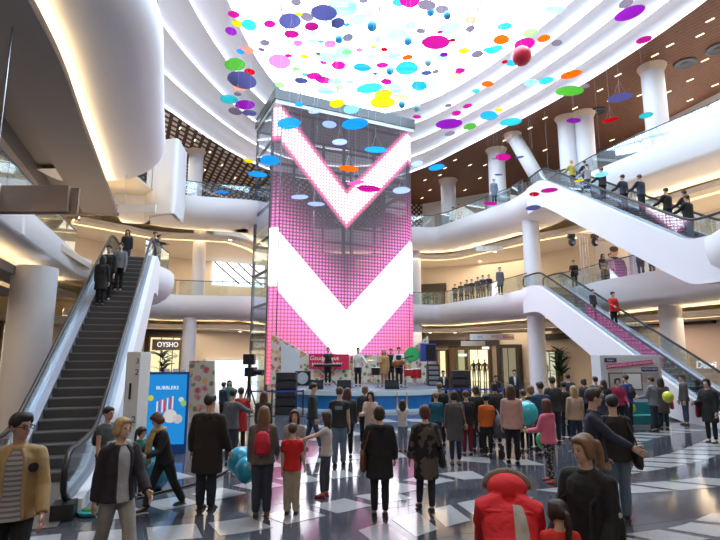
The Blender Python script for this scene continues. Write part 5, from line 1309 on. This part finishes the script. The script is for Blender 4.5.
MB().tube([(p['A']['R'][0].lerp(p['A']['R'][1], .75)+Vector((.040, 0, 0)))*p['k'], (p['A']['R'][0].lerp(p['A']['R'][1], .75)+Vector((.046, 0, 0)))*p['k']], .012*p['k'], 12).build('sleeve_badge', cloth((.5, .48, .45)), p['torso'])
backpack(p, (.015, .015, .018), 'black backpack on the back of the ponytailed woman', 1.25, low=.10)
p = py_(552, 4.35, 1.24, 175, 'small child with a brown ponytail in a red top at the bottom edge', hair=('pony', 'dark'), top=((.62, .03, .02), 'sweater'), legs=NAVY, head=(20, 0))
# stooping red parka
p = py_(506, 4.3, 1.60, 168, 'person stooping in a red parka with grey panels and a fur trimmed hood', hair=('none', 'dark'), top=((.60, .012, .018), 'puffer'), legs=BLK, lean=42, stout=1.35, hands=False, armL=(26, 4, 20), armR=(26, 4, 20), legL=(24, 10), legR=(24, 10), head=(0, 25))
k = p['k']; hc = p['hd']+Vector((0, .02, -.012)); nk = p['neck']
ex = MB(); ex.ell(hc*k, (.108*k, .10*k, .078*k), 18, 12); ex.ell((nk+Vector((0, .035, -.035)))*k, (.135*k, .085*k, .062*k), 18, 12)
for sx_ in (-1, 1): ex.tube([(nk+Vector((sx_*.03, .01, -.01)))*k, p['A']['R' if sx_ > 0 else 'L'][0]*k, p['A']['R' if sx_ > 0 else 'L'][0].lerp(p['A']['R' if sx_ > 0 else 'L'][1], .5)*k], [.075*k, .068*k, .058*k], 12)
bm = bmesh.new(); bm.from_mesh(p['torso'].data); vs_ = [bm.verts.new(v) for v in ex.v]
for f in ex.f: bm.faces.new([vs_[i] for i in f])
bm.to_mesh(p['torso'].data); bm.free(); o = p['torso']
MB().tube([(nk+Vector((.128*math.cos(t), .060+.052*math.sin(t), -.028+.012*math.sin(t))))*k for t in [math.pi*q/8 for q in range(9)]], .012*k, 8).build('hood_seam', cloth((.60, .012, .018)), o, True)
FUR = mat('fur_trim', (.24, .19, .15), .95, var=.5, scale=60, bump=1.0, bscale=90)
m = MB(); ring = [(hc+Vector((.116*math.cos(a*.3142), -.03, -.008+.086*math.sin(a*.3142))))*k for a in range(0, 11)]
m.tube(ring, [.016*k]+[.022*k]*9+[.016*k], 9).build('fur_trim', FUR, o, True)
front = p['rr']
bn = Vector((0, math.cos(R(42)), math.sin(R(42)))); k = p['k']; vv = []; rows = 12
for q in range(rows+1):
    u = .6+4.7*q/rows; i = min(int(u), len(front)-2); f = u-i; pos = front[i][0].lerp(front[i+1][0], f); a = front[i][1][0]*(1-f)+front[i+1][1][0]*f; b = front[i][1][1]*(1-f)+front[i+1][1][1]*f
    for t in range(7):
        an = .12+(.78-.45*q/rows)*t/6; vv.append((pos+Vector((-a*1.03*math.sin(an), 0, 0))+bn*b*1.05*math.cos(an))*k)
MB().add(vv, [(q*7+t, q*7+t+1, q*7+t+8, q*7+t+7) for q in range(rows) for t in range(6)]).build('grey_panel', cloth((.33, .30, .25)), p['torso'], True, fix=False)
p = py_(592, 7.55, 1.93, 62, 'tall man in a navy shirt and glasses stretching an arm to the right', hair=('quiff', 'dark'), top=((.020, .028, .048), 'shirt'), legs=JEAN, head=(28, 4), armL=(48, 8, 14), armR=(6, 8, 8), feat=True, collar=(.020, .028, .048), legL=(8, 2), legR=(-6, 4)); glasses(p)
p = py_(612, 7.9, 1.80, 165, 'dark haired man in a black jacket behind the navy shirted man', hair=('short', 'black'), top=((.020, .014, .013), 'jacket'), legs=((.12, .16, .22), 'loose'), legL=(4, 2), legR=(-4, 4))
handbag(p, 'L', (.035, .02, .018), 'dark brown messenger bag at the hip of the man in black', w=.22, h=.15, fwd=.03)
# ---- left group
p = pp_(101, 406, 504, 70, 'boy in a grey T-shirt and dark vest standing behind the blonde woman', hair=('short', 'black'), top=((.07, .075, .08), 'tee'), legs=DJEAN, skin=1, feat=True)
backpack(p, (.02, .02, .022), 'small black backpack on the boy near the escalator', .8)
p = pp_(137, 427, 497, 65, 'little girl in a teal top beside the big blue balloon', hair=('pony', 'dark'), top=((.01, .14, .10), 'sweater'), legs=DJEAN, feat=True, head=(0, 12))
balloon(153, 469, 9.6, .34, (.01, .27, .46), 'large blue balloon between the girl in teal and the stooping woman')
p = pp_(162, 407, 509, -42, 'woman with a long tan scarf and black coat bending over the balloon', hair=('bob', 'red'), top=((.010, .010, .013), 'jacket'), legs=((.008, .008, .010), 'loose'), lean=16, head=(-8, 28), armL=(26, 6, 50), armR=(20, 8, 60), legL=(22, 6), legR=(-20, 10), feat=True)
SCARF = cloth((.36, .27, .12)); k = p['k']; nk = p['neck']
MB().tube([v*k for v in (nk+Vector((-.05, .03, 0)), nk+Vector((0, .062, .002)), nk+Vector((.05, .03, 0)), nk+Vector((.04, -.035, -.008)), nk+Vector((-.01, -.055, -.012)), nk+Vector((-.05, -.03, -.004)), nk+Vector((-.05, .03, 0)))], .026*k, 8).build('scarf', SCARF, p['e'], True)
for sx_ in (-.03, .035): MB().tube([v*k for v in (nk+Vector((sx_, -.065, -.02)), nk+Vector((sx_*1.1, -.095, -.10)), nk+Vector((sx_*1.2, -.10, -.20)), nk+Vector((sx_*1.2, -.10, -.31 if sx_ > 0 else -.25)))], [(.028*k, .012*k)]*4, 8, ref=(1, 0, 0)).build('scarf_end', SCARF, p['e'], True)
p = pp_(205, 393, 510, 172, 'stocky man in a long black jacket with his back turned at left', hair=('short', 'dark'), top=((.016, .010, .012), 'coat'), legs=((.018, .022, .038), 'loose'), stout=1.22, armL=(4, 14, 18), armR=(2, 14, 18), hood=True, head=(-20, 0))
p = pp_(230, 388, 466, 160, 'man in a grey sweater pointing at left of the hall', hair=('short', 'dark'), top=((.10, .11, .13), 'sweater'), legs=DJEAN, armL=(62, 8, 15))
p = pp_(239, 387, 452, 190, 'woman in a red coat beside the television camera', hair=('short', 'dark'), top=((.40, .02, .02), 'coat'), legs=BLK, armL=(30, 10, 80))
balloon(240, 461, 9.3, .22, (.02, .32, .50), 'blue balloon floating beside the man in the grey sweater'); balloon(246, 470, 9.0, .19, (.02, .34, .52), 'blue balloon behind the woman with the red backpack')
p = pp_(262, 391, 455, 175, 'woman with long brown hair in a dark jacket near the speaker stack', hair=('long', 'brown'), top=((.022, .02, .024), 'jacket'), legs=BLK)
p = pp_(261, 405, 516, 186, 'woman with long light brown hair and grey tweed jacket', hair=('verylong', 'light'), top=((.11, .095, .09), 'jacket'), legs=((.030, .036, .055), 'loose'), armL=(10, 8, 40), shoes=(.20, .12, .06))
backpack(p, (.50, .010, .03), 'bright red backpack worn by the woman in tweed', .95)
p = pp_(291, 423, 515, 178, 'boy in a red polo shirt and khaki trousers seen from behind', hair=('short', 'brown'), top=((.55, .012, .012), 'tee'), legs=((.36, .30, .22), 'loose'), skin=0, sleeve=.6, armL=(14, 8, 20))
p = pp_(293, 409, 497, 6, 'girl with long brown hair facing the camera beside the boy in red', hair=('long', 'brown'), top=((.30, .27, .26), 'shirt'), legs=BLK, feat=True)
p = pp_(312, 381, 450, 95, 'man in a dark jacket and jeans walking right past the stage', hair=('short', 'dark'), top=((.022, .03, .034), 'jacket'), legs=JEAN, legL=(18, 4), legR=(-14, 10), head=(0, 6))
p = pp_(326, 411, 497, -95, 'girl in a white T-shirt and red shoes holding out her arms', hair=('long', 'dark'), top=((.50, .46, .44), 'tee'), legs=(.05, .06, .08), shoes=(.55, .02, .04), armL=(62, 6, 12), armR=(66, 6, 8), legR=(10, 12))
p = pp_(339, 386, 466, 176, 'man in a black T-shirt with a print on the back', hair=('short', 'brown'), top=((.012, .012, .016), 'tee'), legs=((.12, .17, .24), 'loose'), armR=(6, 12, 12), legL=(6, 2), legR=(-6, 2), stout=1.08)
k = p['k']; MB().box(tuple((p['sp'](.215)+Vector((0, .078, 0)))*k), (.10*k, .012, .045*k)).build('back_print', mat('blue_grey_print', (.16, .26, .32), .8, var=.5, scale=18), p['torso'])
p = pp_(347, 387, 458, 180, 'woman with red brown hair close beside the man in the printed T-shirt', hair=('long', 'red'), top=((.02, .02, .022), 'jacket'), legs=BLK)
p = pp_(365, 385, 446, 170, 'person in a dark jacket behind the woman in pale pink', hair=('bob', 'light'), top=((.03, .028, .03), 'jacket'), legs=BLK)
p = pp_(371, 391, 452, -20, 'woman in a pale pink coat turned towards the camera', hair=('long', 'dark'), top=((.55, .40, .33), 'coat'), legs=BLK, feat=True, armL=(20, 5, 70), armR=(20, 5, 60))
PUFF = mat('quilted_black_coat', (.014, .010, .012), .55, bump=.3)
p = pp_(380, 405, 517, 181, 'woman in a dark quilted coat seen from behind with short hair', hair=('bob', 'dark'), top=((.013, .010, .013), 'puffer'), legs=((.010, .010, .013), 'slim'), hood=True, armR=(4, 12, 25), armL=(4, 12, 30))
handbag(p, 'R', (.14, .045, .020), 'brown leather shoulder bag of the woman in the quilted coat', w=.17, h=.19)
for q in range(7):   # quilting seams
    i = .25+q*.75; i0 = int(i); f = i-i0; pos = p['rr'][i0][0].lerp(p['rr'][min(i0+1, 7)][0], f); a = p['rr'][i0][1][0]*(1-f)+p['rr'][min(i0+1, 7)][1][0]*f; b = p['rr'][i0][1][1]*(1-f)+p['rr'][min(i0+1, 7)][1][1]*f
    MB().tube([(pos+Vector((a*.985*math.cos(t*.3927), b*.985*math.sin(t*.3927), 0)))*p['k'] for t in range(17)], .006, 5, caps=False).build('quilting_ridge', cloth((.013, .010, .013)), p['torso'], True)
p = pp_(403, 400, 452, 180, 'girl in a white top filming the stage with raised arms', hair=('long', 'dark'), top=((.55, .50, .47), 'tee'), legs=((.14, .19, .26), 'slim'), armL=(150, 2, 30), armR=(150, 2, 30))
def camo():
    m = mat('patchwork_coat', (.07, .06, .055), .85); nt = m.node_tree; tc = nt.nodes.new('ShaderNodeTexCoord'); v = nt.nodes.new('ShaderNodeTexVoronoi'); v.inputs['Scale'].default_value = 11; nt.links.new(tc.outputs['Object'], v.inputs['Vector'])
    cr = nt.nodes.new('ShaderNodeValToRGB'); cr.color_ramp.interpolation = 'CONSTANT'; cr.color_ramp.elements[0].color = (.012, .010, .012, 1); cr.color_ramp.elements[1].position = .5; cr.color_ramp.elements[1].color = (.10, .08, .065, 1)
    sp_ = nt.nodes.new('ShaderNodeSeparateColor'); nt.links.new(v.outputs['Color'], sp_.inputs[0]); nt.links.new(sp_.outputs[0], cr.inputs[0]); nt.links.new(cr.outputs[0], nt.nodes['Principled BSDF'].inputs['Base Color']); return m
p = pp_(427, 404, 513, 184, 'woman in a brown and black patchwork coat standing with legs apart', hair=('bob', 'red'), top=(camo(), 'coat'), legs=((.014, .018, .028), 'slim'), legL=(0, 0), legR=(14, 0), armL=(4, 12, 25), armR=(4, 12, 18))
handbag(p, 'L', (.02, .017, .016), 'dark shoulder bag of the woman in the patchwork coat', w=.17, h=.17)
# ---- middle crowd
p = pp_(437, 392, 450, 182, 'boy in a teal sweater watching the stage', hair=('short', 'light'), top=((.01, .10, .16), 'sweater'), legs=DJEAN)
p = pp_(441, 382, 446, 178, 'tall person with brown hair in a black jacket behind the teal boy', hair=('short', 'light'), top=(BLK, 'jacket'), legs=BLK)
p = pp_(456, 390, 464, 180, 'woman in a long grey coat with a cross body strap', hair=('bob', 'dark'), top=((.075, .070, .075), 'coat'), legs=DJEAN, shoes=(.35, .25, .22), armL=(4, 8, 40))
handbag(p, 'L', (.30, .20, .15), 'small tan bag of the woman in the grey coat', w=.09, h=.08, fwd=-.02)
p = pp_(468, 390, 456, 184, 'person in a black top and dark red trousers beside the grey coat', hair=('short', 'brown'), top=(BLK, 'jacket'), legs=(.16, .012, .02))
p = pp_(478, 385, 452, 178, 'woman with brown hair in a black jacket left of the orange top', hair=('bob', 'brown'), top=(BLK, 'jacket'), legs=(.05, .05, .06))
p = pp_(488, 394, 457, 182, 'child in an orange top watching the stage', hair=('short', 'black'), top=((.55, .11, .01), 'sweater'), legs=BLK, sleeve=1.5)
p = pp_(497, 382, 446, 180, 'person with bushy black hair in a dark patterned jacket', hair=('bob', 'black'), top=((.016, .016, .02), 'jacket'), legs=BLK)
p = pp_(514, 384, 465, 172, 'woman with long brown hair in a loose pink blouse', hair=('long', 'brown'), top=((.50, .30, .26), 'blouse'), legs=BLK, legR=(8, 0), shoes=(.02, .02, .02))
p = pp_(526, 389, 452, 186, 'person in a pale striped top right of the pink blouse', hair=('short', 'red'), top=((.34, .30, .30), 'sweater'), legs=BLK)
p = pp_(534, 385, 450, 195, 'woman with blonde brown hair in a black top beside the balloons', hair=('bob', 'light'), top=(BLK, 'jacket'), legs=BLK, armL=(30, 8, 60))
p = pp_(544, 381, 456, 188, 'man in a blue T-shirt behind the girl in pink', hair=('short', 'dark'), top=((.03, .055, .12), 'tee'), legs=NAVY, stout=1.1)
balloon(527, 413, 12.2, .25, (.02, .42, .48), 'turquoise balloon in the crowd'); balloon(525, 421, 12.9, .24, (.55, .36, .02), 'golden yellow balloon below the turquoise one'); balloon(545, 440, 10.2, .17, (.03, .33, .10), 'green balloon held by the girl in pink'); balloon(527, 406, 13.5, .22, (.55, .62, .10), 'lime balloon just above the turquoise one')
def dots():
    m = mat('dotted_leggings', (.02, .02, .02), .8); nt = m.node_tree; tc = nt.nodes.new('ShaderNodeTexCoord'); v = nt.nodes.new('ShaderNodeTexVoronoi'); v.inputs['Scale'].default_value = 26; nt.links.new(tc.outputs['Object'], v.inputs['Vector'])
    cr = nt.nodes.new('ShaderNodeValToRGB'); cr.color_ramp.interpolation = 'CONSTANT'; cr.color_ramp.elements[0].color = (.5, .45, .42, 1); cr.color_ramp.elements[1].position = .34; cr.color_ramp.elements[1].color = (.02, .018, .02, 1); nt.links.new(v.outputs['Distance'], cr.inputs[0]); nt.links.new(cr.outputs[0], nt.nodes['Principled BSDF'].inputs['Base Color']); return m
p = pp_(551, 398, 483, 215, 'girl in a pink hooded jacket and dotted leggings', hair=('long', 'red'), top=((.68, .15, .24), 'jacket'), legs=(dots(), 'slim'), shoes=(.5, .03, .05), hood=True, armR=(20, 6, 60), armL=(20, 6, 60), legL=(8, 2), legR=(-6, 4))
p = pp_(556, 376, 444, 180, 'tall man in a grey brown jacket beyond the girl in pink', hair=('short', 'dark'), top=((.035, .03, .032), 'jacket'), legs=NAVY)
p = pp_(567, 381, 440, 170, 'dark haired person in a black jacket left of the blonde in beige', hair=('short', 'black'), top=(BLK, 'jacket'), legs=BLK)
p = pp_(578, 385, 452, 182, 'blonde woman in a beige top behind the ponytailed woman', hair=('verylong', 'blonde'), top=((.42, .30, .22), 'sweater'), legs=DJEAN)
p = pp_(571, 373, 425, 150, 'man in a dark blue jacket far back near the green bush', hair=('short', 'dark'), top=((.02, .025, .05), 'jacket'), legs=BLK)
p = pp_(587, 378, 428, 200, 'woman in a dark top far back left of the kiosk', hair=('bob', 'dark'), top=((.05, .04, .05), 'sweater'), legs=BLK)
p = pp_(599, 376, 428, 175, 'man with a black quiff and dark coat in front of the kiosk corner', hair=('quiff', 'black'), top=((.03, .02, .022), 'coat'), legs=BLK)
p = pp_(607, 379, 431, 160, 'woman in a dark coat close to the kiosk corner', hair=('long', 'dark'), top=(BLK, 'coat'), legs=BLK)
p = pp_(621, 377, 431, -10, 'woman in a magenta jacket facing the hall by the kiosk', hair=('bob', 'dark'), top=((.25, .015, .06), 'jacket'), legs=BLK, feat=True, armL=(20, 6, 70), armR=(10, 6, 40))
p = pp_(630, 374, 429, 200, 'man in a blue jacket looking at the framed pictures', hair=('short', 'dark'), top=((.03, .05, .22), 'jacket'), legs=NAVY)
backpack(p, (.012, .012, .02), 'black backpack of the man in blue at the kiosk', .95)
p = pp_(656, 376, 432, -150, 'man in a grey jacket with a white collar beside the kiosk', hair=('short', 'dark'), top=((.16, .17, .20), 'jacket'), legs=NAVY, armR=(20, 5, 60), collar=(.6, .6, .6))
p = pp_(665, 377, 430, 160, 'woman in a brown coat next to the man with the white collar', hair=('long', 'dark'), top=((.06, .045, .04), 'coat'), legs=BLK)
handbag(p, 'L', (.45, .015, .04), 'red bag hanging beside the woman in the brown coat', w=.16, h=.2)
balloon(668, 397, 15.0, .15, (.50, .58, .04), 'yellow green balloon beside the couple at the kiosk')
p = pp_(687, 374, 425, -100, 'man in a brown jacket and jeans standing near the escalator foot', hair=('short', 'dark'), top=((.075, .065, .060), 'jacket'), legs=JEAN)
p = pp_(713, 378, 443, -60, 'woman in black with a dark red bag at the right edge', hair=('bob', 'black'), top=(BLK, 'coat'), legs=BLK, armL=(20, 8, 60))
handbag(p, 'L', (.16, .010, .015), 'dark red bag of the woman at the right edge', w=.2, h=.24)
p = pp_(480, 390, 436, 175, 'person in a grey jacket deep in the crowd by the tape barrier', hair=('short', 'light'), top=((.12, .12, .13), 'jacket'), legs=NAVY)
p = pp_(605, 385, 440, 170, 'man in a navy jacket between the crowd and the kiosk', hair=('short', 'brown'), top=(NAVY, 'jacket'), legs=BLK)
# guards and visitors near the shops
p = pp_(444, 370, 408, 5, 'guard in a dark suit and white shirt standing right of the stage', hair=('short', 'dark'), top=((.012, .013, .02), 'jacket'), legs=BLK); front_patch(p, 3, 6.8, .18, .34, cloth((.6, .6, .62)), 'white_shirt')
p = pp_(497, 375, 408, 10, 'person in black beside the black framed shop door', hair=('short', 'dark'), top=(BLK, 'jacket'), legs=BLK)
p = pp_(516, 369, 410, -10, 'man in a dark suit left of the white column', hair=('short', 'dark'), top=((.015, .018, .03), 'jacket'), legs=BLK); front_patch(p, 3, 6.8, .18, .34, cloth((.6, .6, .62)), 'white_shirt')
p = pp_(222, 382, 424, 150, 'person in dark blue beyond the floral panel', hair=('short', 'dark'), top=((.02, .03, .06), 'jacket'), legs=BLK)
p = pp_(228, 380, 420, 20, 'person in a teal sweater far back beside the floral panel', hair=('long', 'brown'), top=((.02, .16, .17), 'sweater'), legs=BLK)
# ---- band
def band_(px, Y, H, face, label, **kw):
    x = aty(px, 370, Y).x; kw.setdefault('vox', .026); return person((x, Y, SH+.012), face, H, label, **kw)
band_(328, 24.9, 1.80, 0, 'keyboard player in a black T-shirt on stage', hair=('short', 'dark'), top=(BLK, 'tee'), legs=BLK, armL=(20, 10, 70), armR=(20, 10, 70))
band_(358, 24.0, 1.78, 10, 'singer in a white shirt and black trousers on stage', hair=('short', 'dark'), top=((.55, .52, .48), 'shirt'), legs=BLK, armR=(30, 25, 30), armL=(20, 8, 90))
band_(384, 23.9, 1.70, 0, 'woman performer in a tan dress on stage', hair=('long', 'blonde'), top=((.42, .24, .10), 'coat'), legs=((.42, .28, .2), 'slim'), armL=(20, 6, 80))
g_ = band_(399, 23.6, 1.80, -8, 'guitarist in a white shirt and black waistcoat on stage', hair=('short', 'dark'), top=((.5, .5, .5), 'shirt'), legs=BLK, armL=(22, 10, 70), armR=(30, 14, 70)); front_patch(g_, .5, 5.5, 1.3, .9, cloth(BLK), 'waistcoat')
gt_ = obj_at(g_, g_['sp'](.06)+Vector((0, -.115, 0)), 'guitar', 'wooden acoustic guitar held by the guitarist on stage', 'guitar'); GW = mat('guitar_wood', (.30, .10, .03), .3, var=.2)
MB().ell((-.10, 0, 0), (.21, .05, .18), 14, 8).build('body', GW, gt_, True); MB().ell((.12, 0, .04), (.15, .048, .14), 14, 8).build('upper_bout', GW, gt_, True); MB().box((.48, 0, .17), (.52, .025, .05), M=Matrix.Rotation(R(-14), 4, 'Y')).build('neck', DARK, gt_)
band_(391, 25.6, 1.75, 0, 'drummer in black behind the guitarist', hair=('short', 'black'), top=(BLK, 'tee'), legs=BLK, armL=(30, 15, 60), armR=(30, 15, 60))
# ---- escalator riders and gallery visitors
def q_px(pos, px, y=None):
    best = None
    for i in range(401):
        c = pos(i/400); dz = c.z-CZ; zc = c.y*math.cos(PITCH)+dz*math.sin(PITCH); yc = dz*math.cos(PITCH)-c.y*math.sin(PITCH)
        er = abs(360+F*c.x/zc-px) if y is None else abs(270-F*yc/zc-y)
        if best is None or er < best[0]: best = (er, i/400)
    return best[1]
def rider(pos, q, side, H, face, label, group, **kw):
    c = pos(q); e2 = pos(min(q+.01, 1)); d = Vector((e2.x-c.x, e2.y-c.y)).normalized() if (e2-c).length > 1e-6 else Vector((0, 1)); n = Vector((-d.y, d.x))
    kw.setdefault('vox', .026); kw.setdefault('legs', BLK)
    z = math.ceil(c.z/.2-1e-4)*.2 if 0 < c.z-math.floor(c.z/6)*6 < 5.99 else c.z
    return person((c.x+n.x*side, c.y+n.y*side, z+.0), face, H, label, group=group, **kw)
G1 = 'riders on the escalators'; G2 = 'visitors on the galleries'
rider(posL, q_px(posL, 0, 304), .25, 1.82, 10, 'man in a long black coat coming down the near escalator', G1, hair=('short', 'dark'), top=(BLK, 'coat'), vox=.02, feat=True)
rider(posL, q_px(posL, 0, 292), .02, 1.66, 10, 'person in grey behind the man on the near escalator', G1, hair=('short', 'dark'), top=((.2, .2, .22), 'jacket'), vox=.02)
rider(posL, q_px(posL, 0, 311), .35, 1.6, 185, 'woman in black boots standing below the man on the near escalator', G1, hair=('long', 'dark'), top=((.018, .015, .016), 'coat'), vox=.02)
def gal(px, Y, z, H, face, label, **kw):
    x = aty(px, 270, Y).x; zc = Y*math.cos(PITCH)+(z+1-CZ)*math.sin(PITCH); x = (px-360)/F*zc
    kw.setdefault('vox', .028); kw.setdefault('legs', BLK); kw.setdefault('hands', True)
    return person((x, Y, z), face, H, label, group=G2, **kw)
gal(127, 21.6, L1, 1.70, 15, 'woman in a dark jacket and jeans at the top of the near escalator', hair=('long', 'dark'), top=(BLK, 'jacket'), legs=JEAN, legL=(14, 4), legR=(-10, 8))
gal(154, 22.4, L1, 1.78, 60, 'man in a dark jacket leaning on the rail right of the near escalator', hair=('short', 'dark'), top=((.02, .025, .035), 'jacket'), legs=DJEAN, armL=(50, 5, 20))
gal(158, 22.9, L1, 1.76, 80, 'man pointing outward over the rail right of the near escalator', hair=('short', 'dark'), top=((.03, .03, .04), 'jacket'), armL=(75, 5, 5))
for i, (px, Y, c, lb) in enumerate(((455, 39.0, BLK, 'first'), (461, 38.0, NAVY, 'second'), (467, 37.0, (.05, .05, .05), 'third'), (472, 36.2, BLK, 'fourth'), (478, 35.3, (.06, .05, .05), 'fifth'), (483, 34.6, NAVY, 'sixth'), (489, 33.9, BLK, 'seventh'))):
    gal(px, Y+.9, L1, 1.72+.03*(i % 3), -10, 'onlooker in dark clothes at the first gallery rail, %s from the LED tower' % lb, hair=('short', 'dark'), top=(c, 'jacket'), armL=(35, 5, 50), armR=(35, 5, 50))
gal(500, 32.2, L1, 1.80, 0, 'onlooker in a grey coat standing apart near the landing of the lower escalator', hair=('short', 'dark'), top=((.09, .09, .10), 'coat'))
gal(574, 29.6, L1, 1.78, -20, 'man in a dark jacket leaning at the rail left of the stage lights', hair=('short', 'dark'), top=(BLK, 'jacket'), armL=(40, 5, 30))
gal(603, 27.0, L1, 1.66, 10, 'woman in a dark top left in front of the tall banner', hair=('long', 'dark'), top=((.05, .03, .05), 'jacket'))
gal(610, 26.6, L1, 1.60, 0, 'person in a pale pink top in front of the tall banner', hair=('short', 'dark'), top=((.35, .2, .25), 'sweater'))
gal(640, 24.8, L1, 1.78, -30, 'person in a dark jacket leaning on the rail right of the tall banner', hair=('short', 'brown'), top=((.05, .04, .04), 'jacket'), armL=(45, 5, 30))
gal(651, 24.4, L1, 1.66, 0, 'slim person in a reddish top below the upper escalator', hair=('long', 'dark'), top=((.20, .06, .06), 'sweater'))
gal(494, 32.4, L2, 1.75, 0, 'visitor in a grey blue coat at the top gallery rail beside a column', hair=('short', 'light'), top=((.13, .17, .24), 'coat'))
gal(453, 38.8, L2, 1.70, 0, 'visitor in green and black at the top gallery rail', hair=('short', 'dark'), top=((.02, .16, .12), 'jacket'))
gal(459, 38.0, L2, 1.68, 0, 'visitor in a red jacket at the top gallery rail', hair=('short', 'dark'), top=((.30, .03, .05), 'jacket'))
for q, side, H, lb, c, lg, hr in ((q_px(posRu, 577), .2, 1.68, 'child sized rider in yellow and blue near the top of the upper escalator', (.42, .34, .05), JEAN, 'blonde'), (q_px(posRu, 583), -.2, 1.66, 'rider in a dark blue jacket near the top of the upper escalator', NAVY, DJEAN, 'dark'), (q_px(posRu, 591), .1, 1.62, 'rider in a pale grey jacket third from the top of the upper escalator', (.3, .3, .33), JEAN, 'brown'),
                                (q_px(posRu, 606), .1, 1.78, 'rider in a black coat alone in the middle of the upper escalator', BLK, BLK, 'dark'), (q_px(posRu, 630), .2, 1.80, 'left rider of the dark blue pair on the upper escalator', NAVY, NAVY, 'dark'), (q_px(posRu, 639), -.2, 1.82, 'right rider of the dark blue pair on the upper escalator', (.03, .04, .08), DJEAN, 'brown'),
                                (q_px(posRu, 675), .2, 1.74, 'rider in black left of the lowest group on the upper escalator', BLK, JEAN, 'dark'), (q_px(posRu, 685), -.15, 1.70, 'stooping rider in dark red on the upper escalator', (.06, .03, .04), DJEAN, 'dark'), (q_px(posRu, 695), .15, 1.76, 'lowest rider in a black jacket and pale jeans on the upper escalator', BLK, (.25, .3, .36), 'dark')):
    rider(posRu, q, side, H, 200, lb, G1, hair=('short', hr), top=(c, 'jacket'), legs=lg, armR=(45, 8, 30))
rider(posRl, q_px(posRl, 598), .2, 1.40, 20, 'child in dark clothes on the lower escalator', G1, hair=('short', 'dark'), top=(NAVY, 'jacket'))
rider(posRl, q_px(posRl, 613), -.1, 1.78, 10, 'rider in a bright red jacket on the lower escalator', G1, hair=('short', 'dark'), top=((.55, .02, .02), 'jacket'), armL=(30, 10, 40))
# stroller in the crowd
st = empty('stroller', atz(501, 456, 0)); st.rotation_euler = (0, 0, R(20)); tag(st, 'grey baby stroller in the crowd behind the orange top', 'stroller'); SG = cloth((.10, .10, .11))
MB().tube([(-.02, .1, .45), (0, .0, .5), (0, -.15, .75), (0, -.1, .95)], [(.2, .08), (.22, .15), (.22, .18), (.14, .1)], 10, ref=(1, 0, 0)).build('hood', SG, st, True)
for sx_ in (-.22, .22):
    MB().tube([(sx_, -.35, .12), (sx_, .1, .55), (sx_, .42, 1.0)], .014, 6).build('frame_tube', STEEL, st)
    for y in (-.35, .3):
        w_ = MB(); w_.tube([(sx_-.015, y, .11), (sx_+.015, y, .11)], .11, 16, ref=(0, 0, 1)).build('wheel', RUBBER, st)
    MB().tube([(sx_, .3, .12), (sx_, -.05, .5)], .012, 6).build('frame_tube', STEEL, st)
MB().tube([(-.22, .42, 1.0), (.22, .42, 1.0)], .016, 6).build('handle', RUBBER, st)
# green toy on the floor by the escalator foot
gty = tag(MB().ell((0, 0, .05), (.17, .11, .05), 14, 8).build('toy_boat', mat('green_toy', (.06, .22, .05), .4), None, True), 'green toy lying on the floor near the escalator foot', 'toy'); gty.location = atz(92, 514, 0)
bs = MB().lathe([(.12, 0), (.2, .02), (.21, .06)], 16).build('hull', mat('teal_toy', (.02, .25, .28), .4), gty); bs.location = (0, 0, 0)
bake()
